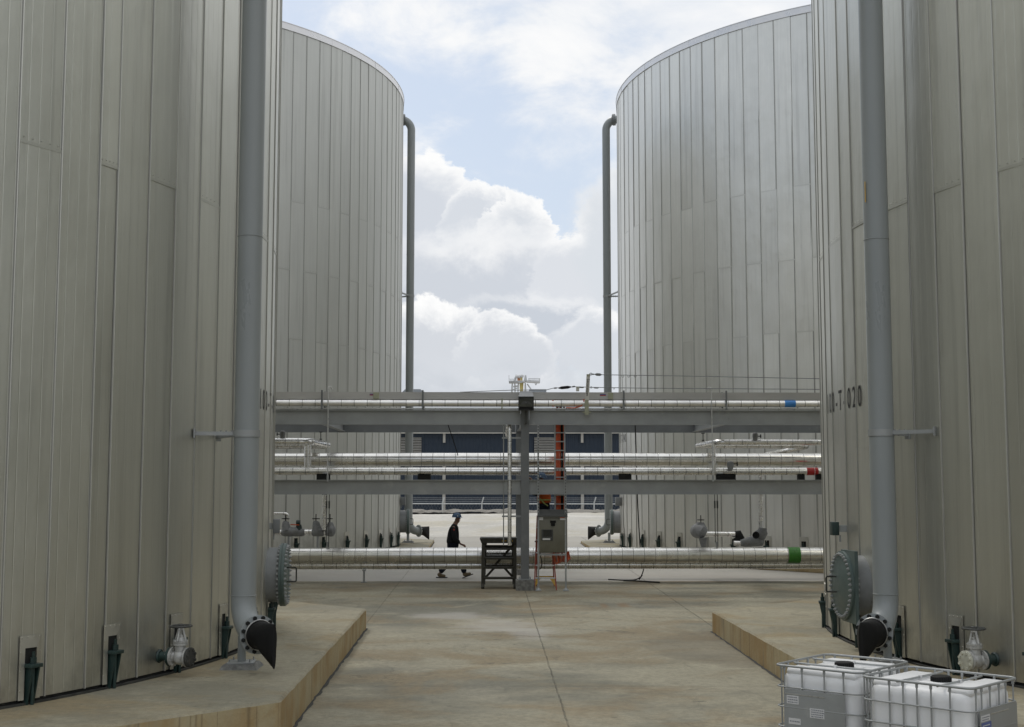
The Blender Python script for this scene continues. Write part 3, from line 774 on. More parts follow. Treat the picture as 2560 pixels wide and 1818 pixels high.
# overflow pipes with elbow, flange and rubber duckbill
def overflow(X, Y, c, n, label, top, clamps, top_elbow=None, sidearm=1):
    n = V((n[0], n[1], 0)).normalized(); ze = .965
    root = thing('overflow_pipe', label, 'pipe', (X, Y, ZB), group='painted overflow pipes beside the tanks')
    r = .162
    pts = [V((X, Y, top)), V((X, Y, ze)), V((X, Y, ze)) + n * .50]
    if top_elbow is not None:
        inn = V((c[0] - X, c[1] - Y, 0)).normalized()
        pts = [V((X, Y, top)) + inn * .7] + pts
    mb = MB(); mb.tube(fillet(pts, .42, 9), r, 28)
    body = mb.build('pipe', M['paint'], root, 40)
    for z in (1.42, 6.12, 12.3):
        mb = MB(); mb.ring((X, Y, z), (0, 0, 1), r + .001, .006, 32, 6); mb.build('weld_band', M['paint'], body, 40)
    if top_elbow is not None:
        mb = MB(); mb.lathe([(r, 0), (.24, .005), (.24, .05), (.22, .055), (.24, .06), (.24, .11), (r, .115)], V((X, Y, top)) + inn * .28, inn, 28)
        mb.build('tank_flange', M['neckpaint'], root, 30)
    fo = V((X, Y, ze)) + n * .47
    mb = MB(); mb.lathe([(r, 0), (.243, .004), (.243, .030), (.20, .034)], fo, n, 40)
    fl = mb.build('flange', M['paint'], root, 30)
    t = V((-n.y, n.x, 0)); u = V((0, 0, 1))
    mb = MB(); mb.lathe([(.017, -.01), (.017, .012)], (0, 0, 0), n, 6); mb.lathe([(.027, .005), (.027, .03)], (0, 0, 0), n, 6)
    b0 = mb.build('bolt', M['dark'], None, 30, True)
    for k in range(12):
        q = b0 if k == 0 else dup(b0)
        q.parent = fl; a = 2 * math.pi * (k + .5) / 12
        q.location = fo + n * .03 + (t * math.cos(a) + u * math.sin(a)) * .212 - ORG[root.name]
    # duckbill: round collar flattening into an upright slit that hangs low
    mb = MB(); rows = []
    for s_, rw, rh, zc in ((0, .176, .176, 0), (.02, .183, .183, 0), (.06, .183, .183, 0), (.07, .172, .172, 0), (.14, .168, .172, -.002), (.22, .150, .184, -.014), (.31, .115, .212, -.042), (.40, .068, .244, -.074), (.495, .026, .272, -.10), (.50, .016, .268, -.10)):
        row = []
        for k in range(28):
            a = 2 * math.pi * k / 28
            ca, sa = math.cos(a), math.sin(a)
            if rh > .2: sa = math.copysign(abs(sa) ** .7, sa)
            row.append(mb.v(fo + n * (.034 + s_) + t * rw * ca + u * (zc + rh * sa)))
        rows.append(row)
    for a, b in zip(rows, rows[1:]):
        for k in range(28): mb.face((a[k], a[(k + 1) % 28], b[(k + 1) % 28], b[k]))
    mb.face(rows[-1])
    db = mb.build('duckbill_valve', M['black'], root, 40)
    mb = MB(); mb.ring(fo + n * .075, n, .188, .007, 36, 6)
    mb.build('clamp_band', M['bright'], db, 40)
    L = V((X, Y, 0)) - n * .02
    mb = MB(); mb.cyl(L + u * (ZB + .06), L + u * (ze - .06), .055, seg=16)
    mb.build('support_leg', M['paint'], root, 40)
    mb = MB(); mb.box(L + u * (ZB + .075), (.34, .34, .018), rz=.1, bev=.003)
    for dx in (-1, 1):
        for dy in (-1, 1): mb.cyl(L + V((dx * .13, dy * .13, ZB + .06)), L + V((dx * .13, dy * .13, ZB + .125)), .010, seg=6)
    mb.build('base_plate', M['galv'], root, 30)
    mb = MB(); rows = []
    for h, q in ((0, .245), (.045, .205), (.066, .19)):
        rows.append([mb.v(L + V((x * q + (random.uniform(-.012, .012) if h < .06 else 0), y * q, ZB + h))) for x, y in ((-1, -1), (-.3, -1), (.4, -1), (1, -1), (1, 0), (1, 1), (0, 1), (-1, 1), (-1, .2))])
    for a, b in zip(rows, rows[1:]):
        for k in range(9): mb.face((a[k], a[(k + 1) % 9], b[(k + 1) % 9], b[k]))
    mb.face(rows[-1]); mb.build('grout_pad', M['grout'], root, 20)
    for z, ends in clamps:
        mb = MB(); mb.lathe([(r, -.045), (r + .012, -.045), (r + .012, .045), (r, .045)], (X, Y, z), (0, 0, 1), 32, caps=False)
        cl = mb.build('pipe_clamp', M['galv'], root, 40)
        for e in ends:
            d = (V((X, Y, z)) - e); d.z = 0; d.normalize()
            st = V((X, Y, z)) - d * (r + .0)
            mb = MB(); mb.bar(st + V((0, 0, .0)), e, .05, .05)
            mb.box(e + d * .012, (.02, .10, .12), rz=math.atan2(d.y, d.x))
            for k in range(3): mb.cyl(st - d * (.03 + .07 * k) + V((0, 0, -.04)), st - d * (.03 + .07 * k) + V((0, 0, .04)), .012, seg=6)
            mb.build('brace', M['galv'], cl, 30)
    return root
overflow(-3.475, 17.03, NL, (.56, -.828), 'thick grey overflow pipe on the near left tank, black rubber bill opening to the right', 17.6,
         [(3.51, [pol(NL, aNL(-14.1), R, 3.51), pol(NL, aNL(-10.6), R, 3.49)])])
op = overflow(4.90, 17.25, NR, (-.56, -.828), 'thick grey overflow pipe on the near right tank, black rubber bill opening to the left', 17.6,
         [(3.53, [pol(NR, aNR(-15.6), R, 3.53), pol(NR, aNR(-12.2), R, 3.51)])])
mb = MB(); mb.bar((4.742, 17.17, 6.62), (4.742, 17.17, 6.90), .006, .022); mb.build('paint_mark', M['yellow'], op, 0)
overflow(-4.19, 53.0, FL, (.8, .6), 'slim looking overflow pipe beside the far left tank, hooked into its top', 17.95, [(10.57, [pol(FL, aFL(9), R, 10.57), pol(FL, aFL(16), R, 10.57)]), (3.5, [pol(FL, aFL(13), R, 3.5)])], 1)
overflow(3.915, 53.0, FR, (-.8, .6), 'slim looking overflow pipe beside the far right tank, hooked into its top', 17.95, [(10.55, [pol(FR, aFR(9), R, 10.55), pol(FR, aFR(16), R, 10.55)]), (3.5, [pol(FR, aFR(13), R, 3.5)])], 1)

# gate valves on the near tanks: local x runs out from the tank
def gate_valve(c, th_, z, blind, label):
    root = thing('gate_valve', label, 'valve', pol(c, th_, R, z), th_, 'silver gate valves low on the near tanks')
    L = dict(parent=root, local=True)
    mb = MB(); mb.lathe([(.058, -.03), (.058, .15)], (0, 0, 0), (1, 0, 0), 20); mb.lathe([(.085, 0), (.07, .02)], (0, 0, 0), (1, 0, 0), 20); mb.build('stub_pipe', M['green'], smooth=35, **L)
    mb = MB(); mb.lathe([(.058, .14), (.118, .142), (.118, .172)], (0, 0, 0), (1, 0, 0), 28); mb.build('stub_flange', M['green'], smooth=35, **L)
    mb = MB()
    mb.lathe([(.118, .178), (.118, .202), (.07, .208), (.065, .225), (.088, .25), (.096, .29), (.088, .33), (.065, .355), (.07, .372), (.118, .378), (.118, .402)], (0, 0, 0), (1, 0, 0), 32)
    mb.lathe([(.07, .0), (.068, .10), (.066, .142)], (.29, 0, 0), (0, 0, 1), 24)
    for k in range(8):
        a = 2 * math.pi * (k + .5) / 8
        for x in (.13, .365):
            mb.cyl((x, math.cos(a) * .095, math.sin(a) * .095), (x + .085, math.cos(a) * .095, math.sin(a) * .095), .011, seg=6)
    bd = mb.build('valve_body', M['silver'], smooth=35, **L)
    mb = MB()
    mb.lathe([(.088, .142), (.092, .145), (.092, .165), (.086, .168), (.086, .172), (.092, .174), (.092, .194), (.06, .198), (.045, .225), (.03, .24), (.03, .262), (.02, .268)], (.29, 0, 0), (0, 0, 1), 24)
    for k in range(8):
        a = 2 * math.pi * (k + .5) / 8
        mb.cyl((.29 + math.cos(a) * .078, math.sin(a) * .078, .135), (.29 + math.cos(a) * .078, math.sin(a) * .078, .208), .009, seg=6)
    bo = mb.build('bonnet', M['silver'], smooth=35, **L)
    mb = MB()
    for sgn in (-1, 1):
        mb.tube(fillet([(.29, sgn * .075, .195), (.29, sgn * .045, .29), (.29, sgn * .03, .345), (.29, 0, .35)], .03, 3), [.016] * 2 + [.014] * 20 if False else .014, 8)
        mb.tube(fillet([(.29 + sgn * .075, 0, .195), (.29 + sgn * .045, 0, .29), (.29 + sgn * .03, 0, .345), (.29, 0, .35)], .03, 3), .012, 8)
    mb.lathe([(.035, .33), (.035, .36)], (.29, 0, 0), (0, 0, 1), 12)
    mb.cyl((.29, 0, .22), (.29, 0, .40), .012, seg=10)
    mb.build('yoke', M['silver'], smooth=35, **L)
    mb = MB(); mb.ring((.29, 0, .372), (0, 0, 1), .128, .013, 36, 8)
    for k in range(5):
        a = 2 * math.pi * k / 5 + .3
        mb.bar((.29, 0, .372), (.29 + math.cos(a) * .125, math.sin(a) * .125, .372), .018, .012)
    mb.lathe([(.034, .358), (.034, .39), (.018, .40)], (.29, 0, 0), (0, 0, 1), 12)
    mb.build('handwheel', M['hood'], smooth=35, **L)
    mb = MB(); mb.lathe([(.116, .406), (.12, .41), (.12, .432), (.112, .436)], (0, 0, 0), (1, 0, 0), 32)
    for k in range(8):
        a = 2 * math.pi * (k + .5) / 8
        mb.cyl((.43, math.cos(a) * .095, math.sin(a) * .095), (.452, math.cos(a) * .095, math.sin(a) * .095), .018, seg=6)
    mb.build('blind_flange', M[blind], smooth=35, **L)
gate_valve(NL, aNL(-17.6), .745, 'dirty', 'silver gate valve low on the near left tank, its end flange black')
gate_valve(NR, aNR(-20.5), .772, 'cream', 'silver gate valve above the white container tanks, its end flange weathered cream')

# ================================================================== PIPE RACK
# the rack crosses the yard square to its axis; u runs along it, w runs away from the camera
def rk(x, d, z):
    """x metres right of the column line, d metres beyond the front frame"""
    return V((.33 + x - .0227 * d, 33.28 + .0227 * x + d, z))
U = V((.99974, .0227, 0)); W = V((-.0227, .99974, 0)); UA = math.atan2(.0227, 1)
RZ = V((0, 0, 1))
DREAR = 5.0
def ibeam(mb, p0, p1, h, bw, tf=.018, tw=.014):
    """rolled steel beam lying between two points (tops at the given z)"""
    p0, p1 = V(p0), V(p1)
    for dz, ww, hh in ((-tf / 2, bw, tf), (-h + tf / 2, bw, tf), (-h / 2, tw, h - 2 * tf)):
        mb.bar(p0 + RZ * dz, p1 + RZ * dz, ww, hh)
rack = thing('pipe_rack', 'galvanised steel pipe rack crossing the yard between the tanks', 'pipe rack', rk(0, 0, 0))
def column(x, d):
    mb = MB(); p = rk(x, d, 0); z0 = gz(p.y)
    for s_ in (-1, 1): mb.box(rk(x, d + s_ * .094, (z0 + .26 + 4.74) / 2), (.205, .014, 4.74 - z0 - .26), rz=UA)
    mb.box(rk(x, d, (z0 + .26 + 4.73) / 2), (.012, .174, 4.72 - z0 - .26), rz=UA)
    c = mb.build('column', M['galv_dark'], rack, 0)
    mb = MB(); mb.box(rk(x, d, z0 + .272), (.34, .34, .02), rz=UA)
    for a in (-1, 1):
        for b in (-1, 1): mb.cyl(rk(x + a * .13, d + b * .13, z0 + .26), rk(x + a * .13, d + b * .13, z0 + .33), .012, seg=6)
    mb.build('base_plate', M['galv'], c, 0)
    mb = MB(); mb.box(rk(x, d, z0 + .10), (.47, .47, .32), rz=UA, bev=.012)
    mb.build('footing', M['grout'], rack, 0)
for x in (-9.5, 0, 9.5):
    for d in (0, DREAR): column(x, d)
for d in (0, DREAR):
    for zt in (4.74, 2.965):
        for x0, x1 in ((-9.39, -.11), (.11, 9.39)):
            mb = MB(); ibeam(mb, rk(x0, d, zt), rk(x1, d, zt), .372, .17)
            if d == 0:
                for bx in (-5.18, 5.18):
                    if x0 < bx < x1:
                        for a in (-.07, .07):
                            for b in (-.08, -.2): mb.cyl(rk(bx + a, -.005, zt + b), rk(bx + a, -.03, zt + b), .018, seg=6)
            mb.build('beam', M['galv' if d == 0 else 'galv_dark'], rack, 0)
for x in (-9.5, -5.18, 0, 5.18, 9.5):
    for zt in (4.72, 2.945):
        a = .11 if x in (-9.5, 0, 9.5) else .01
        mb = MB(); ibeam(mb, rk(x, a, zt), rk(x, DREAR - a, zt), .33, .15)
        mb.build('cross_beam', M['galv'], rack, 0)

# ---- long pipes on the rack
GP = 'insulated pipes running along the rack'
def long_pipe(d, z, r, label, mat, markers=(), x0=-9.3, x1=9.6, sag=0, shoes=()):
    root = thing('insulated_pipe', label, 'pipe', rk(0, d, z), 0, GP)
    mb = MB(); n = 24
    mb.tube([rk(x0 + (x1 - x0) * k / n, d, z + sag * math.sin(k * .9)) for k in range(n + 1)], r, 28)
    b = mb.build('pipe_jacket', M[mat], root, 60)
    for x, wd, mt, kind in markers:
        mb = MB(); mb.lathe([(r, 0), (r + .004, 0), (r + .004, wd), (r, wd)], rk(x, d, z), U, 32, caps=False)
        mk = mb.build('pipe_marker', M[mt], root, 40)
        mb = MB()
        for k in range(2):
            a = rad(205 + 28 * k) if kind else rad(235)
            q = V((0, math.cos(a), 0)); 
            for j in range(4):
                mb.box(rk(x + wd * (.22 + .16 * j), d + math.cos(a) * (r + .005), z + math.sin(a + math.pi) * (r + .005) * .35 + r * .05), (wd * .12, .004, .020), rz=UA)
            if not kind: break
        mb.build('marker_lettering', M['white'], mk, 0)
        if mt == 'redtape':
            mb = MB(); mb.lathe([(r + .0045, 0), (r + .006, 0), (r + .006, .012), (r + .0045, .012)], rk(x + wd * .66, d, z), U, 32, caps=False); mb.build('marker_stripe', M['white'], mk, 40)
    for x, wd in shoes:
        mb = MB(); zb = 2.967
        mb.box(rk(x, d, (z - r + .01 + zb) / 2), (wd, .16, z - r + .02 - zb), rz=UA)
        mb.build('pipe_shoe', M['dark'], root, 0)
    return root
def xpix(px, d): # place along the rack of something surveyed at this column of the photo
    Y = 33.28 + d; X = (px - 1280) * Y / FPX
    return X - .33 + .0227 * d
long_pipe(-.05, 4.912, .085, 'bright insulated pipe on top of the rack, with the blue marker band', 'jacket_top', [(xpix(1965, -.05), .28, 'bluetape', True)])
long_pipe(1.5, 3.505, .178, 'fat insulated pipe along the middle of the rack, behind the column', 'jacket_big')
long_pipe(.75, 3.187, .097, 'slim insulated pipe just above the lower beam, with the red marker band', 'jacket_small', [(xpix(2017, .75), .30, 'redtape', False)], shoes=[(xpix(812, .75), .34), (xpix(1062, .75), .34), (xpix(1562, .75), .32), (xpix(1814, .75), .5), (xpix(2003, .75), .17), (xpix(2050, .75), .2)])
long_pipe(2.25, .933, .213, 'fattest insulated pipe low over the yard, with the green marker band', 'jacket_big', [(xpix(1965, 2.25), .33, 'greentape', True)])
long_pipe(2.35, .665, .105, 'insulated pipe slung right under the fattest low pipe', 'jacket_small')
for px_ in (915,):
    p = rk(xpix(px_, 2.35), 2.35, 0)
    mb = MB(); mb.bar(V((p.x, p.y, gz(p.y) + .01)), V((p.x, p.y, .53)), .05, .05); mb.box((p.x, p.y, gz(p.y) + .008), (.16, .16, .016)); mb.bar((p.x - .05, p.y, .535), (p.x + .05, p.y, .535), .06, .03)
    o = mb.build('pipe_stand', M['galv'], None, 0)
    tag(o, 'thin steel stand under the low pipe, left of the walking man' if px_ == 915 else 'thin steel stand under the low pipe, behind the dark steps', 'pipe stand')
# small conduit along the top beam
mb = MB(); mb.tube([rk(-9.3, -.02, 4.772), rk(9.4, -.02, 4.772)], .024, 10)
o = mb.build('conduit', M['bright'], None, 50); tag(o, 'thin bright conduit lying along the top beam of the rack', 'conduit')

# ---- cable tray
tray = thing('cable_tray', 'long grey cable tray above the top pipe of the rack', 'cable tray', rk(0, 0, 5.02))
mb = MB()
for d in (.0, .38):
    mb.bar(rk(-9.4, d, 5.11), rk(8.02, d, 5.11), .012, .185)
    mb.bar(rk(-9.4, d + (.012 if d < .1 else -.012), 5.023), rk(8.02, d + (.012 if d < .1 else -.012), 5.023), .035, .01)
mb.bar(rk(-9.4, .19, 5.199), rk(8.02, .19, 5.199), .39, .004)
mb.build('tray_side', M['tray'], tray, 0)
for x in [-9.2 + .6 * k for k in range(29)]:
    mb = MB(); mb.bar(rk(x, .01, 5.03), rk(x, .37, 5.03), .03, .02); mb.build('rung', M['galv'], tray, 0)
for px_ in (806, 1057, 1560, 1818):
    x = xpix(px_, -.12)
    mb = MB()
    mb.bar(rk(x, -.16, 4.75), rk(x, -.16, 5.24), .045, .02); mb.bar(rk(x, .43, 4.75), rk(x, .43, 5.24), .045, .02); mb.bar(rk(x, -.15, 5.0), rk(x, .42, 5.0), .045, .03)
    mb.build('tray_support', M['galv_dark'], tray, 0)
for px_, wd in ((940, .15), (1528, .13)):
    x = xpix(px_, -.12); mb = MB(); mb.box(rk(x, -.03, 5.11), (wd, .05, .16), rz=UA, bev=.004); mb.build('connector_box', M['postgreen'], tray, 0)
for px_ in (931, 1509):
    x = xpix(px_ - 0, -.12); mb = MB(); mb.box(rk(x, -.010, 5.135), (.155, .004, .045), rz=UA, mi=0); mb.box(rk(x, -.0125, 5.125), (.15, .003, .02), rz=UA, mi=1); mb.build('sticker', [M['blueink'], M['redtape']], tray, 0)
x = xpix(1255, -.12); mb = MB(); mb.bar(rk(x, -.15, 4.78), rk(x, -.15, 5.03), .035, .02); mb.build('tag_strip', M['postgreen'], tray, 0)

# ---- expansion loops of pipe at mid height
def looped(pts, r, label, bend=.28, mat='jacket_small', name='branch_pipe', seg=20):
    root = thing(name, label, 'pipe', pts[0], 0, 'branch pipes off the rack')
    mb = MB(); mb.tube(fillet(pts, bend, 7), r, seg); mb.build('pipe_jacket', M[mat], root, 50)
    return root
ya = 33.95
lp = looped([(-9.2, ya - .2, 3.955), (-5.27, ya, 3.955), (-5.27, 37.4, 3.96), (-9.3, 37.3, 3.96)], .100, 'insulated loop of pipe poking out from behind the near left tank')
mb = MB(); mb.tube([(-5.34, 34.07, 3.9), (-5.34, 34.07, 3.187)], .098, 20); mb.build('drop_leg', M['jacket_small'], lp, 50)
rp = looped([(9.3, ya + .15, 3.94), (5.33, ya, 3.94), (5.33, 37.6, 3.955), (8.6, 37.7, 3.955), (8.3, 39.4, 3.86), (7.4, 38.2, 3.70), (7.4, 38.2, 3.4)], .074, 'insulated loop of pipe reaching out from behind the near right tank', .2)
mb = MB(); mb.tube([(5.27, 34.05, 3.9), (5.27, 34.05, 3.187)], .052, 16); mb.build('drop_leg', M['jacket_small'], rp, 50)
def relief(p, sgn, label, s=1.0):
    root = thing('vent_valve', label, 'valve', p)
    p = V(p)
    mb = MB(); mb.lathe([(.05 * s, -.03), (.06 * s, .02), (.075 * s, .10), (.065 * s, .17), (.03 * s, .20)], p, (0.0, 0, 1), 14); mb.build('insulated_body', M['insul'], root, 40)
    q = p + V((sgn * .05 * s, -.02, .10 * s))
    mb = MB(); mb.cyl(q, q + V((sgn * .09 * s, 0, 0)), .012); mb.ring(q + V((sgn * .09 * s, 0, 0)), (1, 0, 0), .045 * s, .009, 16, 6); mb.bar(q + V((sgn * .09 * s, 0, -.045 * s)), q + V((sgn * .09 * s, 0, .045 * s)), .012, .012); mb.build('handwheel', M['black'], root, 40)
relief((-5.98, ya - .03, 4.05), -1, 'small jacketed vent valve on the loop of pipe by the near left tank')
relief((5.6 + .75, ya + .03, 4.0), 1, 'small jacketed vent valve on the loop of pipe by the near right tank')
relief(at(1823 + 3, 1172, 34.0), 1, 'jacketed vent valve with side handwheel, in front of the fat middle pipe', 1.25)
def stem_valve(p, label):
    root = thing('small_stem', label, 'valve', p); p = V(p)
    mb = MB(); mb.cyl(p + V((0, 0, -.06)), p + V((0, 0, .16)), .014, seg=8); mb.cyl(p + V((0, 0, -.05)), p + V((0, 0, -.01)), .035, seg=8); mb.build('stem', M['hood'], root, 40)
    mb = MB(); mb.ring(p + V((0, 0, .17)), (0, 0, 1), .045, .01, 14, 6); mb.bar(p + V((-.045, 0, .17)), p + V((.045, 0, .17)), .012, .012); mb.build('handwheel', M['black'], root, 40)
stem_valve((-5.29, 36.0, 4.12), 'thin dark stem with a wheel, above the left loop of pipe')
stem_valve((5.30, 36.1, 4.09), 'thin dark stem with a wheel, above the right loop of pipe')

# thin hooked tracer tubes in front of the rack
def tracer(px_, xo, label, z1=2.93):
    x = xpix(px_, -.16)
    root = thing('tracer_tube', label, 'tube', rk(x, -.16, z1))
    hook = [rk(x + .015, -.16, z1), rk(x, -.16, 5.26), rk(x + xo * .02, -.16, 5.33), rk(x + xo * .07, -.14, 5.33), rk(x + xo * .10, -.12, 5.25)]
    mb = MB(); mb.tube(fillet(hook, .05, 4), .0155, 8); mb.build('tube', M['bright'], root, 50)
    mb = MB(); mb.cyl(rk(x + .015, -.16, z1 - .01), rk(x + .015, -.16, z1 + .15), .028, seg=10); mb.build('end_fitting', M['galv'], root, 40); mb = MB(); mb.bar(rk(x + .015, -.16, 4.76), rk(x + .015, -.05, 4.76), .02, .02); mb.build('clip', M['galv'], root, 0)
tracer(821, 1, 'thin upright tube with a hooked top, on the left half of the rack')
tracer(1781, -1, 'thin upright tube with a hooked top, on the right half of the rack')
# hanger rods
def hanger(px_, z0, z1, d, label):
    x = xpix(px_, d); root = thing('hanger_rod', label, 'hanger', rk(x, d, z0))
    for q in (-.035, .035):
        mb = MB(); mb.cyl(rk(x + q, d, z0 + (.12 if q < 0 else 0)), rk(x + q, d, z1), .011, seg=6); mb.cyl(rk(x + q, d, z1 - .42), rk(x + q, d, z1 - .22), .022, seg=8); mb.build('rod', M['hood'], root, 0)
    mb = MB(); mb.bar(rk(x, d, z0 - .02), rk(x, d, z0 + .14), .05, .07); mb.build('clevis', M['galv'], root, 0)
hanger(824, 1.16, 2.62, 2.25, 'pair of thin hanger rods holding the low pipe, left of the walking man')
hanger(1789, 1.16, 2.62, 2.25, 'pair of thin hanger rods holding the low pipe, right of the cabinet')

# ---- insulated valve groups beyond the low pipe
def jack(mb, pts, radii, seg=18):
    mb.tube(pts, radii, seg)
def wheel_up(p, r, mat='black'):
    mb = MB(); p = V(p)
    mb.ring(p, (0, 0, 1), r, .012, 20, 6); mb.bar(p - V((r, 0, 0)), p + V((r, 0, 0)), .018, .012); mb.bar(p - V((0, r, 0)), p + V((0, r, 0)), .018, .012)
    mb.cyl(p - V((0, 0, .10)), p + V((0, 0, .13)), .013, seg=8)
    return mb
YB = 36.6
def A(px, py, Y=YB): return at(px, py, Y)
lr = thing('valve_run', 'run of insulated valves and bright pipe beyond the low pipe, left of the yard', 'valve run', A(690, 1330))
mb = MB(); mb.tube([A(655, 1331), A(830, 1330)], .078, 18); mb.build('pipe_jacket', M['jacket_small'], lr, 50)
mb = MB(); mb.tube(fillet([A(650, 1284), A(720, 1284), A(720, 1310)], .08, 5), .035, 12); mb.build('bypass_pipe', M['jacket_small'], lr, 50)
for xs_ in ((704, 762), (780, 810)):
    a, b = xs_
    pts, rr = [], []
    for k in range(9):
        f = k / 8; pts.append(A(a + (b - a) * f, 1331 - (1.5 if 2 < k < 6 else 0))); rr.append(.086 + .04 * math.sin(math.pi * f) + (.012 if k % 2 else 0))
    mb = MB(); mb.tube(pts, rr, 18); mb.build('insulation_jacket', M['insul'], lr, 50)
for px_ in (714, 790):
    mb = MB(); mb.tube([A(px_ + 3, 1326), A(px_ + 1, 1315), A(px_, 1306), A(px_, 1302.5)], [.135, .115, .09, .05], 16); bn_ = mb.build('bonnet_jacket', M['insul'], lr, 50)
    mb = wheel_up(A(px_, 1297), .10); mb.build('handwheel', M['black'], lr, 40)
mb = MB(); mb.tube([A(748, 1326), A(747, 1312)], [.10, .07], 14); mb.tube([A(741, 1307), A(751, 1307)], [.075, .075], 12); mb.build('actuator', M['green'], lr, 40)
mb = MB(); mb.bar(A(726, 1311.5, YB - .08), A(748, 1312.5, YB - .08), .014, .028); mb.build('lever', M['orange'], lr, 0)
mb = MB(); mb.tube([A(812, 1331, YB - .05), A(822, 1328), A(832, 1326), A(838, 1326)], [.09, .16, .17, .09], 18); mb.tube([A(826, 1318), A(826, 1306)], [.12, .07], 14); mb.build('end_valve_jacket', M['insul'], lr, 50)
mb = wheel_up(A(825, 1297), .07); mb.build('handwheel', M['black'], lr, 40)
mb = MB(); mb.tube([A(811, 1326, YB - .1), A(811, 1150, YB - .1)], .070, 18); mb.build('riser_jacket', M['jacket_small'], lr, 50)
for px_ in (696, 772):
    mb = MB(); p = A(px_, 1336); mb.bar(p, V((p.x, 38.3, p.z)), .05, .05); mb.bar(V((p.x, 38.3, p.z + .03)), V((p.x, 38.3, ZB)), .06, .06); mb.build('support_post', M['galv'], lr, 0)
rr_ = thing('valve_run', 'zigzag run of insulated valves and bright pipe beyond the low pipe, right of the yard', 'valve run', A(1750, 1340))
mb = MB(); mb.tube([A(1738, 1332, 37.2), A(1742, 1328, 37.0), A(1750, 1327, 36.8), A(1758, 1331, 36.6), A(1764, 1334)], [.10, .20, .215, .18, .12], 20); mb.tube([A(1751, 1318, 36.8), A(1751, 1306, 36.8)], [.17, .10], 16); mb.build('valve_jacket', M['insul'], rr_, 50)
mb = MB(); mb.tube([A(1757, 1345, 36.5), A(1758, 1358, 36.5), A(1758, 1368, 36.5)], [.12, .09, .06], 14); mb.build('drain_jacket', M['insul'], rr_, 50)
mb = wheel_up(A(1752, 1300, 36.8), .095); mb.build('handwheel', M['black'], rr_, 40)
mb = MB(); mb.tube(fillet([A(1760, 1335), A(1846, 1336), A(1846, 1336, 37.6)], .12, 6), .072, 18); mb.build('pipe_jacket', M['jacket_small'], rr_, 50)
mb = MB(); mb.tube([A(1838, 1337), A(1846, 1336.5), A(1851, 1345), A(1842, 1355), A(1834, 1357)], [.10, .13, .13, .13, .10], 16); mb.build('elbow_jacket', M['dark'], rr_, 50)
mb = MB(); mb.tube([A(1834, 1358, 36.4), A(1856, 1358, 36.4)], .066, 16); mb.build('lower_jacket', M['jacket_small'], rr_, 50)
mb = MB(); mb.tube([A(1851, 1358, 36.4), A(1862, 1357, 36.4), A(1880, 1353, 36.4), A(1898, 1354, 36.4), A(1908, 1358, 36.4)], [.085, .12, .15, .14, .09], 18); mb.build('check_valve_jacket', M['insul'], rr_, 50)
mb = MB(); mb.tube([A(1893, 1347, 36.5), A(1900, 1338, 36.4), A(1906, 1330, 36.3), A(1907, 1320, 36.3)], [.12, .17, .15, .10], 18); mb.build('upper_valve_jacket', M['insul'], rr_, 50)
mb = MB(); pw = A(1890, 1338, 36.1); mb.ring(pw, (-.5, -1, .15), .085, .016, 22, 8); mb.lathe([(.07, 0), (.06, .03)], pw, (.5, 1, -.15), 14); mb.bar(pw - V((0, 0, .085)), pw + V((0, 0, .085)), .016, .016); mb.build('handwheel', M['black'], rr_, 40)
mb = MB(); mb.tube([A(1902, 1322), A(1902, 1150)], .058, 16); mb.build('riser_jacket', M['jacket_small'], rr_, 50)
mb = MB(); mb.tube([A(1903, 1322), A(1902, 1303)], [.072, .068], 16); mb.build('crinkled_foil', M['bright'], rr_, 50)

# riser beside the column: bright pipe with an elbow and a thin tube
rs = thing('riser_pipe', 'bright upright pipe with a bent top, left of the rack column', 'pipe', rk(-.4, .2, 1.45))
xp = xpix(1274, .0)
mb = MB(); mb.tube(fillet([rk(xp, -.02, 1.3), rk(xp, -.02, 4.36), rk(xp - .04, .5, 4.36), rk(xp - .05, .9, 4.1)], .14, 6), .05, 18); mb.build('pipe_jacket', M['jacket_small'], rs, 50)
xt = xpix(1259, -.02)
mb = MB(); mb.tube([rk(xt, -.02, 1.3), rk(xt, -.02, 4.34)], .014, 8); mb.ring(rk(xt, -.02, 4.36), (0, 1, 0), .03, .01, 12, 6); mb.build('tube', M['galv'], rs, 50)
for z in (4.03, 2.04):
    mb = MB(); mb.bar(rk(xt - .04, .0, z), rk(-.10, .0, z), .04, .042); mb.build('bracket', M['galv'], rs, 0)

# ---- crossover steps at the column
st = thing('crossover_steps', 'dark olive step stile standing beside the rack column', 'steps', (-.75, 33.65, gz(33.6)))
zf = gz(33.6); xl, xr = at(1207, 1400, 33.62).x, at(1287.5, 1400, 33.62).x
tz = [at(1250, y, 33.62).z for y in (1446, 1421, 1398, 1375.5)]
for x in (xl, xr):
    mb = MB(); mb.bar((x, 33.60, zf + .0), (x, 34.35, 1.40), .085, .17)
    mb.bar((x, 33.60, zf), (x, 33.60, 1.30), .05, .045)
    mb.build('stringer', M['steps'], st, 0)
for x in (xl + .03, xr - .03):
    mb = MB(); mb.bar((x - .05 if x < -.6 else x + .02, 34.95, gz(35)), (x, 34.9, 1.36), .11, .09); mb.build('rear_leg', M['steps'], st, 0)
for k, z in enumerate(tz):
    mb = MB(); mb.box(((xl + xr) / 2, 33.72 + .17 * k, z), (xr - xl - .02, .24, .05), bev=.004); mb.build('tread', M['steps'], st, 0)
ztop = at(1250, 1349, 33.62).z
mb = MB(); mb.box(((xl + xr) / 2 - .02, 34.55, ztop), (xr - xl + .14, .85, .035), bev=.004)
mb.extr([(-.50, 0), (.44, 0), (.44, -.10), (-.46, -.10)], lambda a, z: V(((xl + xr) / 2 + a, 34.11, ztop - .016 + z)), (0, .02, 0))
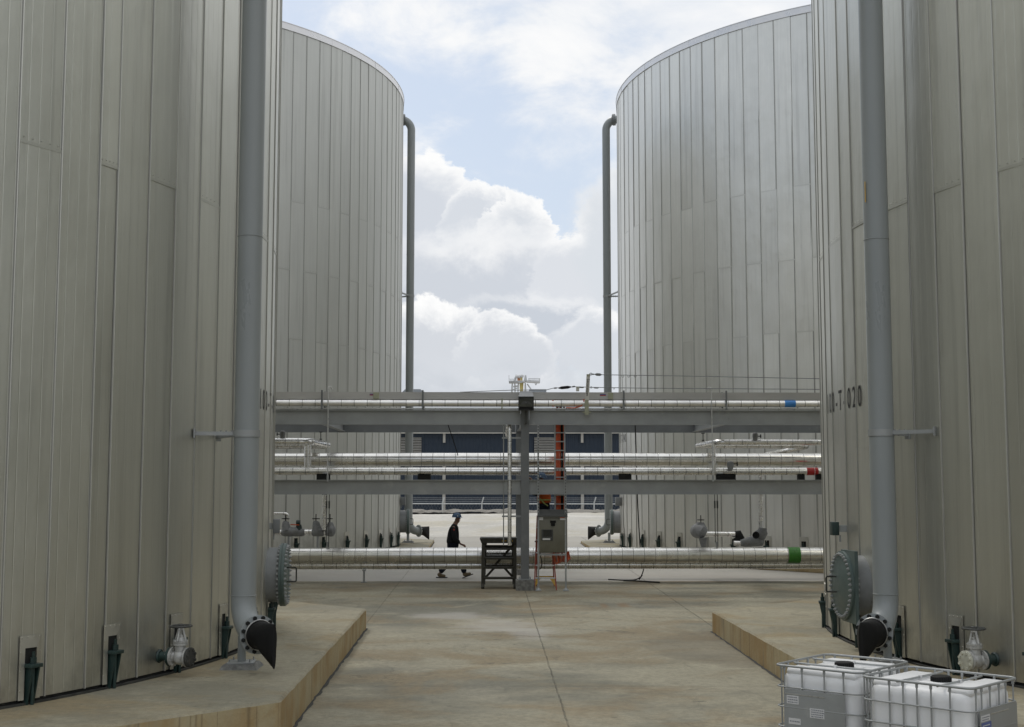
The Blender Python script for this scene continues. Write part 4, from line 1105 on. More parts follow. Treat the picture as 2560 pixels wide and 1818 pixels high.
pf = mb.build('platform', M['steps'], st, 0)
mb = MB()
for j in range(11):
    if j != 5: mb.box(((xl + xr) / 2 + .085 + .026 * j, 34.106, ztop - .058), (.015, .004, .022 if j % 5 else .034))
mb.build('lettering', M['yellow'], pf, 0)
for (x0, z0, x1, z1) in ((xl + .05, zf + .20, xl + .33, zf + .50), (xr - .05, zf + .20, xr - .33, zf + .50), (xl + .30, .72, xr - .1, 1.18)):
    mb = MB(); mb.bar((x0, 34.9, z0), (x1, 34.9, z1), .03, .06); mb.build('brace', M['steps'], st, 0)
for z_ in (1.20, .93):
    mb = MB(); mb.bar((xl, 34.6, z_), (xr, 34.6, z_), .03, .11); mb.build('back_board', M['steps'], st, 0)
mb = MB(); mb.bar((xl, 34.92, zf + .5), (xr, 34.92, zf + .5), .03, .05); mb.build('cross_rail', M['steps'], st, 0)

# ---- control cabinet on its strut frame
YC = 32.95
cb_ = thing('control_cabinet', 'olive grey control cabinet with dark hood on a strut frame by the column', 'cabinet', at(1381, 1474, YC))
x0, x1 = at(1344.5, 1340, YC).x, at(1418.5, 1340, YC).x
zt, zb = at(1380, 1293, YC).z, at(1380, 1382, YC).z
xc = (x0 + x1) / 2; wd = x1 - x0
mb = MB(); mb.box((xc, YC + .17, (zt + zb) / 2), (wd, .30, zt - zb), bev=.008); bx_ = mb.build('enclosure', M['cabinet'], cb_, 30)
mb = MB(); mb.box((xc + .012, YC + .012, (zt + zb) / 2 - .012), (wd - .03, .016, zt - zb - .05), bev=.005); dr = mb.build('door', M['cabinet'], cb_, 30)
mb = MB(); mb.bar((x0 - .01, YC + .005, zt + .008), (x1 + .005, YC + .005, zt + .008), .05, .022); mb.bar((x0 + .004, YC + .004, zb), (x0 + .004, YC + .004, zt), .014, .014); mb.build('door_trim', M['galv'], cb_, 0)
for px_, py_, w_, h_, mt, nm in ((1353, 1296.5, .098, .082, 'white', 'sticker'), (1406, 1298, .12, .048, 'white', 'sticker'), (1406, 1294.2, .12, .018, 'orange', 'sticker'), (1382.5, 1304.5, .145, .058, 'black', 'switch'), (1382.5, 1311.5, .10, .075, 'black', 'switch')):
    q = at(px_, py_, YC); mb = MB(); t_ = .004 if nm == 'sticker' else .03; mb.box((q.x, YC - t_ / 2 + .003, q.z), (w_, t_, h_)); mb.build(nm, M[mt], dr, 0)
q = at(1368, 1338, YC)
mb = MB(); mb.box((q.x, YC - .004, q.z), (.285, .022, .275), bev=.006); sc_ = mb.build('screen_bezel', M['hood'], cb_, 0)
mb = MB(); q2 = at(1369, 1333, YC); mb.box((q2.x, YC - .016, q2.z), (.215, .006, .17)); mb.build('screen', M['glass'], sc_, 0)
mb = MB(); q2 = at(1366, 1348, YC); mb.box((q2.x, YC - .017, q2.z), (.19, .006, .045)); mb.build('name_strip', M['white'], sc_, 0)
for py_ in (1299, 1336, 1373):
    q2 = at(1413.5, py_, YC); mb = MB(); mb.lathe([(.013, 0), (.009, .012)], (q2.x, YC + .002, q2.z), (0, -1, 0), 10); mb.build('latch', M['bright'], dr, 30)
zh = at(1380, 1275.5, YC).z
mb = MB(); mb.extr([(-.03, 0), (-.03, .02), (.16, zh - zt), (.34, zh - zt), (.34, 0)], lambda y, z: V((x0 - .005, YC - .02 + y, zt + .012 + z)), (wd + .01, 0, 0)); mb.build('hood', M['hood'], cb_, 0)
xa, xb = at(1346, 1400, YC).x, at(1414.5, 1400, YC).x
for x, ztop_ in ((xa, at(0, 1063, YC).z), (xb, at(0, 1173, YC).z)):
    mb = MB(); zz = gz(YC); yb_ = YC + .02
    mb.bar((x, yb_, zz + .01), (x, yb_, ztop_), .042, .042)
    mb.build('strut', M['galv'], cb_, 0)
    mb = MB()
    for k in range(int((ztop_ - 2.0) / .075)):
        mb.box((x, yb_ - .0225, 2.05 + k * .075), (.016, .003, .040))
    mb.build('strut_slots', M['dark'], cb_, 0)
    mb = MB(); mb.box((x, yb_, zz + .012), (.15, .13, .016)); mb.lathe([(.075, 0), (.03, .06)], (x, yb_, zz + .02), (0, 0, 1), 10); mb.build('foot', M['galv'], cb_, 30)
mb = MB(); zz = at(0, 1175, YC).z; mb.bar((xa, YC + .045, zz), (xb, YC + .045, zz), .04, .042); mb.build('cross_strut', M['galv'], cb_, 0)
mb = MB()
for k in range(9): mb.box((xa + .06 + (xb - xa - .1) * k / 9, YC + .022, zz), (.035, .004, .018))
mb.build('strut_slots', M['dark'], cb_, 0)
mb = MB(); mb.bar((xa, YC + .05, zb - .05), (xb, YC + .05, zb - .05), .04, .04); mb.build('cross_strut', M['galv'], cb_, 0)
# loop of black cable under the cabinet
q = at(1350, 1384, YC + .12)
mb = MB(); mb.tube([q + V((-.0, 0, .02)), q + V((.02, 0, -.08)), q + V((.045, 0, -.2)), q + V((.045, 0, -.30)), q + V((.015, 0, -.38)), q + V((-.03, 0, -.395))], .012, 8)
o = mb.build('cable_loop', M['black'], None, 50); tag(o, 'short black cable looping below the left corner of the cabinet', 'cable')

# ---- cable ladder with its cables
YL = 33.52
lad = thing('cable_ladder', 'upright steel cable ladder behind the cabinet', 'cable ladder', at(1400, 1300, YL))
la, lb = at(1387.5, 1200, YL).x, at(1412, 1200, YL).x
for x in (la, lb):
    mb = MB(); mb.bar((x, YL, 1.2), (x, YL, 4.75), .022 if False else .035, .035); mb.build('rail', M['galv'], lad, 0)
for k in range(15):
    z = at(0, 1082, YL).z - .2285 * (k - 1)
    if z > 1.25:
        mb = MB(); mb.bar((la, YL - .012, z), (lb, YL - .012, z), .022, .028); mb.build('rung', M['galv'], lad, 0)
rndc = random.Random(3)
def cable(x, mat, label, top=True):
    y = YL + .045 + rndc.uniform(0, .05)
    pts = [V((x + rndc.uniform(-.01, .01), y, 1.15)), V((x, y, 2.2)), V((x + rndc.uniform(-.008, .008), y, 3.4)), V((x, y, 4.55)), V((x + rndc.uniform(-.03, .03), y - .05, 4.78)), V((x + rndc.uniform(-.05, .05), y + .06, 4.98)), V((x + rndc.uniform(-.06, .06), y + .1, 5.06))]
    mb = MB(); mb.tube(fillet(pts, .08, 3), .0125, 7)
    return mb
cabs = [(at(px_, 1100, YL).x, 'orange') for px_ in (1391, 1393, 1395, 1397, 1399.3, 1400.8)] + [(at(px_, 1100, YL).x, 'black') for px_ in (1403, 1405, 1406.6)] + [(at(1409, 1100, YL).x, 'orange')]
for x, mt in cabs:
    o = cable(x, mt, '').build('power_cable', M[mt], None, 50)
    tag(o, 'orange cable strapped to the upright cable ladder' if mt == 'orange' else 'black cable strapped to the upright cable ladder among orange ones', 'cable', 'orange cables on the cable ladder' if mt == 'orange' else 'black cables on the cable ladder')
for sg, pts in ((0, [(1383, 1000), (1379.5, 1006), (1379, 1012), (1382, 1017), (1386, 1015)]), (1, [(1459, 998), (1461, 1003), (1458, 1011), (1450, 1017), (1436, 1020), (1415, 1019.5)])):
    mb = MB(); mb.tube(fillet([at(a, b, 33.2) for a, b in pts], .2, 3), .016, 7)
    o = mb.build('power_cable', M['orange'], None, 50); tag(o, 'loose orange cable curling out of the tray beside the cable ladder' if sg == 0 else 'orange cable bending out of the tray by the lifeline post', 'cable')
# coil of orange cable hanging under the cabinet
coil = thing('cable_coil', 'coil of orange cable hanging under the cabinet', 'cable coil', at(1400, 1400, YC + .3))
for k in range(11):
    xa_ = at(1383 + k * 3.3, 1384, YC + .25).x; dp = .42 - .012 * k + rndc.uniform(-.05, .05)
    y = YC + .2 + rndc.uniform(0, .12); zt_ = zb + .02
    sp_ = .035 + rndc.uniform(0, .03)
    mb = MB(); mb.tube(fillet([V((xa_, y, zt_)), V((xa_ + sp_ * .5, y, zt_ - dp * .6)), V((xa_ + sp_ + .03, y, zt_ - dp)), V((xa_ + sp_ * 2 + .02, y + .02, zt_ - dp * .6)), V((xa_ + sp_ * 1.6, y + .02, zt_))], .08, 4), .0125, 7)
    mb.build('loop', M['orange'] if k % 4 != 2 else M['redrail'], coil, 50)

# ---- stepladder the second man stands on
sl_ = thing('stepladder', 'orange-railed stepladder with yellow foot braces behind the cabinet', 'stepladder', at(1364, 1470, 33.2))
zg = gz(33.2)
fl_, fr_ = at(1336, 1475, 33.15), at(1391, 1470, 33.15); tl, tr_ = at(1343, 1290, 33.7), at(1376, 1290, 33.7)
bl_, br_ = at(1341, 1462, 34.35), at(1385.5, 1460, 34.35)
for p_, q_ in ((V((fl_.x, 33.15, zg)), tl), (V((fr_.x, 33.15, zg)), tr_)):
    mb = MB(); mb.bar(p_, q_, .032, .075); mb.build('rail', M['redrail'], sl_, 0)
for p_, q_ in ((V((bl_.x, 34.35, gz(34.3))), tl + V((0, .06, 0))), (V((br_.x, 34.35, gz(34.3))), tr_ + V((0, .06, 0)))):
    mb = MB(); mb.bar(p_, q_, .028, .05); mb.build('rear_rail', M['redrail'], sl_, 0)
for k in range(5):
    f = .16 + .17 * k
    a = V((fl_.x, 33.15, zg)).lerp(tl, f); b = V((fr_.x, 33.15, zg)).lerp(tr_, f)
    mb = MB(); mb.bar(a, b, .08, .03); mb.build('tread', M['bright'], sl_, 0)
for sgn, p_, q_ in ((1, V((fl_.x, 33.15, zg)), tl), (-1, V((fr_.x, 33.15, zg)), tr_)):
    a = p_.lerp(q_, .05); b = p_.lerp(q_, .16)
    mb = MB(); mb.extr([(0, 0), (0, 1), (1, 1)], lambda s_, t_: (a.lerp(b, t_) + V((sgn * (.02 + .13 * s_), -.03, 0))), (0, .03, 0)); mb.build('foot_brace', M['yellow'], sl_, 0)
mb = MB(); mb.bar(V((bl_.x, 34.3, zg + .26)), V((br_.x, 34.3, zg + .26)), .03, .03); mb.build('rear_bar', M['yellow'], sl_, 0)

# ---- floodlight on the column head
YF = 32.72
flt = thing('floodlight', 'black box floodlight on the head of the rack column, facing the camera', 'floodlight', at(1315, 1003, YF))
xa, xb = at(1296, 1000, YF).x, at(1334.5, 1000, YF).x; zt, zb = at(0, 991.5, YF).z, at(0, 1026.5, YF).z
mb = MB()
tp, bt = at(0, 981, YF).z, zb
rowsf = [[(xa, YF, zb), (xb, YF, zb), (xb, YF, zt), (xa, YF, zt)], [(xa + .03, YF + .42, zb + .10), (xb - .03, YF + .42, zb + .10), (xb - .04, YF + .42, tp + .06), (xa + .04, YF + .42, tp + .06)]]
A_ = [mb.v(p) for p in rowsf[0]]; B_ = [mb.v(p) for p in rowsf[1]]
for k in range(4): mb.face((A_[k], A_[(k + 1) % 4], B_[(k + 1) % 4], B_[k]), None, 1 if k == 2 else 0)
mb.face(B_)
fw = .022
for c_, s_ in (((xa + xb) / 2, (xb - xa, .03, fw)),):
    mb.box((c_, YF, zt - fw / 2), s_); mb.box((c_, YF, zb + fw / 2), s_)
for x in (xa + fw / 2, xb - fw / 2): mb.box((x, YF, (zt + zb) / 2), (fw, .029, zt - zb - .04))
mb.build('housing', [M['bronze'], M['lid']], flt, 0)
mb = MB(); mb.box(((xa + xb) / 2, YF + .012, (zt + zb) / 2 + .04), (xb - xa - .04, .008, (zt - zb) * .68)); mb.build('lens', M['lamp'], flt, 0)
mb = MB(); rows_ = []
for k in range(9):
    a = math.pi * k / 8
    rows_.append(mb.v(((xa + xb) / 2 + math.cos(a) * .13, YF + .004, (zt + zb) / 2 - .02 + math.sin(a) * .09)))
mb.face(rows_); mb.build('reflector', M['hood'], flt, 0)
mb = MB(); mb.lathe([(.02, 0), (.012, .02)], ((xa + xb) / 2 + .0, YF - .0, (zt + zb) / 2 + .02), (0, -1, 0), 10); mb.build('bulb', M['lid'], flt, 30)
mb = MB(); mb.box(((xa + xb) / 2, YF + .03, (zt + zb) / 2 - .10), (xb - xa - .05, .03, (zt - zb) * .30)); mb.build('lower_shroud', M['black'], flt, 0)
mb = MB(); mb.bar(((xa + xb) / 2, YF + .2, zb - .30), ((xa + xb) / 2, YF + .2, zb + .14), .07, .035); mb.bar(((xa + xb) / 2, YF + .2, zb - .28), ((xa + xb) / 2, 33.19, zb - .28), .05, .06); mb.build('mount', M['hood'], flt, 0)

# ---- lifeline post and wires
YP = 33.05
lpst = thing('lifeline_post', 'pale post lettered Securaspan down its face, clamped to the top beam', 'post', at(1469.5, 1036, YP))
p0, p1 = at(1467.8, 1002, YP), at(1471, 935.5, YP)
mb = MB(); mb.bar(V((p0.x, YP, p0.z)), V((p1.x, YP, p1.z)), .092, .02) if False else mb.extr([(-.046, 0), (.046, 0), (.046, 1), (-.046, 1)], lambda a, t: V((p0.x + (p1.x - p0.x) * t + a, YP, p0.z + (p1.z - p0.z) * t)), (0, .04, 0)); pst = mb.build('post', M['offwhite'], lpst, 0)
ctr = (p0 + p1) / 2
mb = MB(); mb.text('Securaspan', .098, lambda x, y: V((ctr.x + .004 - y * 1.0 * -1 * -1 if False else ctr.x + y * 1.0 + (p1.x - p0.x) * (-x) / (p1.z - p0.z), YP - .004, ctr.z - .0 - x)), sx=1.0); mb.build('lettering', M['letters'], pst, 0, fix=False)
mb = MB(); q = at(1471, 938.5, YP); mb.box((q.x, YP - .004, q.z), (.075, .006, .05)); mb.build('top_sticker', M['postgreen'], pst, 0)
q0, q1 = at(1467, 1037, YP), at(1467.5, 1000, YP)
mb = MB(); mb.extr([(-.052, 0), (.052, 0), (.052, .55), (.045, 1), (-.045, 1), (-.052, .55)], lambda a, t: V((q0.x + a, YP - .01, q0.z + (q1.z - q0.z) * t)), (0, .05, 0))
mb.bar((q0.x - .11, YP + .0, q0.z + .06), (q0.x + .11, YP + .0, q0.z + .06), .03, .025)
mb.build('clamp_foot', M['postgreen'], lpst, 0)
WR = dict(r=.009)
def wire(pts, r=.009): mb = MB(); mb.tube([V(p) for p in pts], r, 6); return mb
def fitting(mb, a, b, r, seg=8):
    a, b = V(a), V(b); mb.tube([a, a.lerp(b, .25), a.lerp(b, .75), b], [r * .35, r, r, r * .35], seg)
wl = thing('lifeline_wire', 'lower safety wire strung above the cable tray, with black tensioner and tag', 'wire', at(1400, 970, YP))
wire([at(1150, 980.5, YP + .2), at(1280, 975.5, YP + .1), at(1366, 975, YP), at(1383, 970.5, YP), at(1392, 970, YP), at(1440, 967, YP), at(1480, 968.5, YP + .1), at(1600, 970.5, YP + .1), at(2100, 974, YP + .2)]).build('wire', M['galv_dark'], wl, 50)
mb = MB(); fitting(mb, at(1396, 970.5, YP), at(1428, 967.5, YP), .038); mb.build('tensioner', M['black'], wl, 40)
mb = MB(); 
for a, b in (((1384, 970.5), (1393, 970)), ((1429, 967.5), (1438, 966)), ((1447, 968), (1460, 969)), ((1484, 969.5), (1497, 970))): fitting(mb, at(*a, YP), at(*b, YP), .02)
for px_ in (1448, 1478, 1535): mb.ring(at(px_, 968.8 if px_ < 1500 else 971, YP), (.3, 1, 0), .022, .006, 10, 5)
mb.build('shackle', M['galv_dark'], wl, 40)
mb = MB(); q = at(1444, 972.5, YP); mb.box((q.x, YP - .005, q.z), (.08, .006, .125)); tg = mb.build('paper_tag', M['offwhite'], wl, 0)
mb = MB(); mb.box((q.x, YP - .01, q.z + .03), (.05, .003, .02)); mb.build('tag_print', M['postgreen'], tg, 0)
wu = thing('lifeline_wire', 'upper safety wire running right from the top of the lettered post', 'wire', at(1480, 936, YP))
wire([at(1474, 935.5, YP), at(1485, 935.5, YP), at(1500, 937, YP), at(1700, 940, YP + .1), at(2100, 948, YP + .2)]).build('wire', M['galv_dark'], wu, 50)
mb = MB(); fitting(mb, at(1487, 936, YP), at(1504, 937, YP), .036); fitting(mb, at(1478, 935.5, YP), at(1487, 936, YP), .018); mb.ring(at(1477, 935.5, YP), (.2, 1, 0), .03, .008, 10, 5)
for px_ in (1557, 1572, 1588): mb.ring(at(px_, 940.5, YP), (.3, 1, 0), .028, .006, 10, 5)
mb.build('shackle', M['galv_dark'], wu, 40)

# ---- black leads hanging from the rack
def lead(pts, r, label):
    mb = MB(); mb.tube(fillet(pts, .3, 5), r, 7); o = mb.build('black_lead', M['black'], None, 50); tag(o, label, 'cable', 'black leads hanging from the rack')
lead([at(1120, 1062, 34.6), at(1133, 1100, 34.6), at(1146, 1142, 34.6), at(1150, 1165, 34.8)], .012, 'black lead slanting down from the top beam, left of the column')
yl = 36.3; zl = gz(yl) + .015
gpt = lambda px, y: V(((px - 1280) * y / FPX, y, gz(y) + .016))
lead([at(1588, 1064, 37), at(1591, 1160, 37), at(1594, 1260, 36.9), at(1600, 1365, 36.6), at(1609, 1424, 36.2), at(1606, 1438, 36.1), gpt(1594, 36.2), gpt(1560, 36.0), gpt(1518, 36.3)], .016, 'long black lead dropping from the rack to the floor at right of the yard')
lead([gpt(1556, 35.9), gpt(1600, 35.7), gpt(1645, 35.3)], .022, 'short stub of black lead lying on the concrete, right of the cabinet')

# ================================================================== BEYOND THE YARD
bld = thing('warehouse', 'dark blue ribbed warehouse with pale gutters beyond the fence', 'warehouse', (0, 95, .43))
ZE = 6.62
mb = MB(); mb.box((0, 103, (ZE + .4) / 2), (64, 16, ZE - .43)); mb.build('wall', M['bluewall'], bld, 0)
mb = MB()
v_ = [mb.v(p) for p in ((-32.4, 94.6, ZE + .03), (32.4, 94.6, ZE + .03), (32.4, 103, 9.95), (-32.4, 103, 9.95), (-32.4, 111.4, ZE + .03), (32.4, 111.4, ZE + .03))]
mb.face((v_[0], v_[1], v_[2], v_[3])); mb.face((v_[3], v_[2], v_[5], v_[4])); mb.face((v_[0], v_[3], v_[4])); mb.face((v_[1], v_[5], v_[2]))
rf = mb.build('roof', M['roof'], bld, 0)
mb = MB(); mb.bar((-32.4, 94.75, ZE), (32.4, 94.75, ZE), .2, .16); mb.build('gutter', M['offwhite'], bld, 0)
mb = MB(); mb.bar((-32, 94.96, ZE - .22), (32, 94.96, ZE - .22), .06, .24); mb.build('fascia', M['bluewall'], bld, 0)
for k in range(-3, 4):
    x = .08 + 10.04 * k - 5.02 if k else -4.94
    x = -4.94 + 10.05 * k
    mb = MB(); mb.bar((x, 94.85, .5), (x, 94.85, ZE - 1.75), .22, .16); mb.bar((x, 94.86, ZE - .75), (x, 94.86, ZE - .05), .18, .16); mb.bar((x - .32, 94.8, ZE - 1.75), (x + .32, 94.8, ZE - 1.75), .1, .1); mb.build('downspout', M['louvre'], bld, 0)
for xa, xb in ((-8.35, -6.6), (1.62, 3.08), (11.6, 13.1)):
    mb = MB(); zt = ZE - .35
    mb.box(((xa + xb) / 2, 94.96, zt - .66), (xb - xa, .06, 1.32)); lv = mb.build('louvre', M['dark'], bld, 0)
    mb = MB()
    for k in range(11):
        mb.extr([(0, 0), (-.12, -.07), (-.12, -.085), (0, -.015)], lambda y, z, k=k: V((xa, 94.92 + y + .02, zt - .02 - k * .118 + z)), (xb - xa, 0, 0))
    mb.build('slats', M['louvre'], lv, 0)
def roof_vent(xc, wd, h, ch, label):
    mb = MB(); mb.extr([(-wd / 2, 0), (wd / 2, 0), (wd / 2, h * (1 - ch)), (wd / 2 - ch * h, h), (-wd / 2 + ch * h, h), (-wd / 2, h * (1 - ch))], lambda x, z: V((xc + x, 102.4, 9.78 + z)), (0, 1.2, 0))
    o = mb.build('roof_vent', M['roof'], rf if False else bld, 0); o['label'] = label
roof_vent(at(1033.5, 970, 103).x, 1.76, .55, .5, 'wide roof vent with chamfered ends')
roof_vent(at(1344, 970, 103).x, 1.36, .55, 0, 'square-ended roof vent')

fn = thing('wire_fence', 'chain link fence with slanting post tops in front of the blue warehouse', 'fence', (0, 82, .43))
zr = 1.63
for px_ in (690, 829, 968, 1107, 1205, 1344, 1484, 1623, 1762):
    x = (px_ - 1280) * 82 / FPX
    mb = MB(); mb.tube([(x, 82, .43), (x, 82, zr + .05), (x + .12, 82, zr + .42)], .04, 8); mb.build('post', M['fence'], fn, 40)
mb = MB(); mb.tube([(-15, 82, zr + .02), (13, 82, zr - .02)], .03, 8); mb.build('top_rail', M['fence'], fn, 40)
mb = MB()
for k in range(3): mb.tube([(-15, 82, zr + .14 + .12 * k), (13, 82, zr + .12 + .12 * k)], .006, 4)
mb.build('barbed_wire', M['fence'], fn, 0)
mb = MB()
for k in range(280):
    x = -15 + k * .1
    mb.bar((x, 82.01, zr), (x + .6 * (1 if k % 2 else -1), 82.01, .45), .006, .006)
mb.build('mesh', M['galv_dark'], fn, 0)

# crane head far behind
YK = 260
cr = thing('ship_crane', 'white and yellow crane head with railed platforms, far behind the warehouse', 'crane', (2, YK, .4))
def K(px, py, dy=0): return at(px, py, YK) + V((0, dy, 0))
zp = K(0, 957).z
mb = MB()
for a, b in ((1281, 1277), (1287, 1289), (1296, 1294), (1305, 1303), (1313, 1316)):
    pb = K(b, 1000); mb.bar(K(a, 957), V((pb.x, YK, pb.z)), .26, .26); mb.bar(K(a, 957) + V((0, 5, 0)), V((pb.x, YK + 6, 3)), .2, .2)
    mb.bar(V((pb.x, YK, pb.z)), V((pb.x, YK, .4)), .3, .3)
mb.bar(K(1283, 967), K(1297, 965), .25, .3); mb.bar(K(1281, 975), K(1297, 969), .2, .2); mb.bar(K(1318, 960), K(1330, 977), .25, .25)
mb.build('legs', M['crane_w'], cr, 0)
mb = MB(); mb.bar(K(1272.5, 955.5), K(1312, 954.5), 2.5, .3); mb.bar(K(1272.5, 957), K(1306, 957), 2.5, .2); mb.bar(K(1316, 954), K(1349, 956), 2, .35); mb.build('platform', M['crane_w'], cr, 0)
mb = MB()
for a, b, t, yb in ((1272.5, 1284, 948, 956), (1321, 1349, 946.5, 955)):
    n = int((b - a) / 3)
    for k in range(n + 1):
        x = a + (b - a) * k / n; mb.bar(K(x, t), K(x, yb), .09, .09)
    mb.bar(K(a, t), K(b, t), .1, .1); mb.bar(K(a, (t + yb) / 2), K(b, (t + yb) / 2), .07, .07)
mb.bar(K(1272.5, 938), K(1272.5, 950), .1, .1); mb.bar(K(1349, 946), K(1349, 957), .2, .2); mb.bar(K(1337, 957), K(1339.5, 963), .12, .12); mb.bar(K(1343, 957), K(1339.5, 963), .12, .12)
mb.build('railing', M['crane_w'], cr, 0)
mb = MB(); mb.extr([(1284, 955), (1291, 955), (1291, 943), (1286, 944)], lambda x, y: K(x, y), (0, 4, 0)); mb.extr([(1309, 954), (1318, 953), (1315.5, 938), (1312, 938)], lambda x, y: K(x, y), (0, 3, 0)); mb.build('housing', M['crane_w'], cr, 0)
mb = MB(); mb.extr([(1293.5, 952), (1301, 952), (1301, 943), (1293.5, 943)], lambda x, y: K(x, y), (0, 3, 0)); mb.build('winch', M['crane_r'], cr, 0)
mb = MB(); mb.extr([(1301.5, 958), (1306, 957), (1306.5, 943), (1301.5, 943)], lambda x, y: K(x, y), (0, 2.6, 0)); mb.bar(K(1302, 957), K(1303, 990), .5, .5); mb.bar(K(1307, 957), K(1305, 990), .3, .3); mb.build('ladder_tower', M['crane_y'], cr, 0)
mb = MB()
for px_, py_ in ((1291.5, 942), (1298, 941.5), (1305.5, 940.5)): mb.lathe([(.1, -.35), (.34, -.1), (.3, .2), (.05, .38)], K(px_, py_), (0, 0, 1), 10)
for px_ in (1290, 1303): mb.bar(K(px_, 936), K(px_, 943), .1, .1)
mb.build('lamps', M['white'], cr, 30)

# ================================================================== CONTAINER TANKS (front right)
def container(loc, rz, wd, dp, front_verts, plate_front, bars_along_x, label):
    H = 1.0
    root = thing('container_tank', label, 'container', loc, rz, 'white caged container tanks by the right plinth')
    L = dict(parent=root, local=True)
    def rrect(z, o=0, rc=.085, n=5):
        x0, x1, y0, y1 = o, wd - o, o, dp - o; pts = []
        for cx, cy, a0 in ((x1 - rc, y0 + rc, -90), (x1 - rc, y1 - rc, 0), (x0 + rc, y1 - rc, 90), (x0 + rc, y0 + rc, 180)):
            for k in range(n + 1):
                a = rad(a0 + 90 * k / n); pts.append((cx + rc * math.cos(a), cy + rc * math.sin(a), z))
        return pts
    mb = MB(); mb.tube(rrect(H - .012), .0128, 10, closed=True); mb.build('top_rail', M['galv'], smooth=50, **L)
    for z in (.775, .575, .375, .2):
        mb = MB(); mb.tube(rrect(z, .002), .0082, 8, closed=True); mb.build('cage_ring', M['galv'], smooth=50, **L)
    def post(x, y):
        mb = MB(); mb.cyl((x, y, .13), (x, y, H - .02), .0088, seg=8)
        mb.cyl((x, y, H - .06), (x, y, H - .015), .014, seg=8)
        mb.build('cage_bar', M['galv'], smooth=50, **L)
    for f in front_verts: post(wd * f, .016)
    for f in front_verts: post(wd * f, dp - .016)
    for f in (.10, .22, .40, .60, .75, .92): post(wd - .016, dp * f)
    for f in (.10, .22, .40, .60, .75, .92): post(.016, dp * f)
    mb = MB(); mb.box((wd / 2, dp / 2, .07), (wd, dp, .10), bev=.01)
    for x in (.07, wd / 2, wd - .07):
        for y in (.07, dp - .07): mb.box((x, y, .012), (.12, .12, .02))
    mb.build('pallet', M['galv'], smooth=0, **L)
    mb = MB(); mb.box((wd / 2, dp / 2, .535), (wd - .085, dp - .085, .81), bev=.11)
    # raised lobes of the lid between the cross bars
    for cx, cy, sx, sy in (((.5, .17, .82, .22), (.5, .84, .82, .20)) if bars_along_x else ((.19, .5, .26, .82), (.84, .5, .22, .82))):
        mb.box((wd * cx, dp * cy, .925), (wd * sx, dp * sy, .09), bev=.04)
    mb.box((wd * .52, dp * .5, .935), (.32, .32, .035), bev=.014)
    b = mb.build('bottle', M['hdpe'], smooth=60, **L)
    mb = MB(); prof = [(.09, 0), (.094, .004), (.094, .05), (.085, .06), (.02, .062)]
    mb.lathe(prof, (wd * .52, dp * .5, .945), (0, 0, 1), 40)
    for k in range(28):
        a = 2 * math.pi * k / 28; mb.bar((wd * .52 + math.cos(a) * .094, dp * .5 + math.sin(a) * .094, .95), (wd * .52 + math.cos(a) * .094, dp * .5 + math.sin(a) * .094, .994), .008, .008)
    mb.build('screw_cap', M['black'], smooth=35, **L)
    for f in (.33, .69):
        mb = MB()
        if bars_along_x: mb.tube([(.02, dp * f, .975), (wd * .3, dp * f, .972), (wd * .7, dp * f, .972), (wd - .02, dp * f, .975)], .011, 8)
        else: mb.tube([(wd * f, .02, .975), (wd * f, dp * .3, .972), (wd * f, dp * .7, .972), (wd * f, dp - .02, .975)], .011, 8)
        mb.build('cross_bar', M['galv'], smooth=50, **L)
        mb = MB(); c_ = (wd * .52, dp * f, .972) if bars_along_x else (wd * f, dp * .5, .972); mb.box(c_, (.03, .03, .035), bev=.004); mb.build('bar_clip', M['white'], smooth=0, **L)
    # sheet metal label plate
    mb = MB()
    if plate_front:
        mb.box((wd * .465, -.002, .46), (wd * .71, .004, .60)); pl = mb.build('label_plate', M['galv'], smooth=0, **L)
        mb = MB(); mb.box((wd * .36, -.006, .712), (wd * .47, .006, .008)); mb.build('plate_fold', M['bright'], smooth=0, parent=pl, local=True)
        for fx, fz, w_, h_, ln in ((.215, .655, .135, .085, 3), (.50, .545, .16, .095, 4), (.235, .44, .135, .06, 1)):
            mb = MB(); mb.box((wd * fx, -.0055, fz), (w_, .003, h_)); lb_ = mb.build('paper_label', M['white'], smooth=0, parent=pl, local=True)
            mb = MB()
            for k in range(ln):
                zz_ = fz + h_ * (.5 - (k + .7) / (ln + .4))
                x_ = -w_ * .40
                while x_ < w_ * .36:
                    l_ = random.uniform(.008, .022); mb.box((wd * fx + x_ + l_ / 2, -.0085, zz_), (l_, .002, h_ / (ln + 2) * .55)); x_ += l_ + .006
            mb.build('label_print', M['ink'], smooth=0, parent=pl, local=True)
    else:
        mb = MB(); mb.box((wd + .002, dp * .54, .47), (.004, dp * .82, .60)); pl = mb.build('label_plate', M['galv'], smooth=0, **L)
        mb = MB(); mb.box((wd + .006, dp * .55, .725), (.006, dp * .4, .008)); mb.build('plate_fold', M['bright'], smooth=0, parent=pl, local=True)
        for fy, fz, w_, h_, mt in ((.245, .70, .18, .055, 'white'), (.26, .635, .20, .055, 'blueink'), (.27, .54, .19, .085, 'white')):
            mb = MB(); mb.box((wd + .0055, dp * fy, fz), (.003, w_, h_)); lb_ = mb.build('paper_label', M[mt], smooth=0, parent=pl, local=True)
            mb = MB()
            for k in range(2 if mt == 'white' else 1):
                x_ = -w_ * .40
                while x_ < w_ * .34:
                    l_ = random.uniform(.010, .026); mb.box((wd + .0085, dp * fy + x_ + l_ / 2, fz + (h_ * (.18 - .4 * k) if mt == 'white' else 0)), (.002, l_, h_ * .16)); x_ += l_ + .007
            mb.build('label_print', M['ink'] if mt == 'white' else M['white'], smooth=0, parent=pl, local=True)
    return root
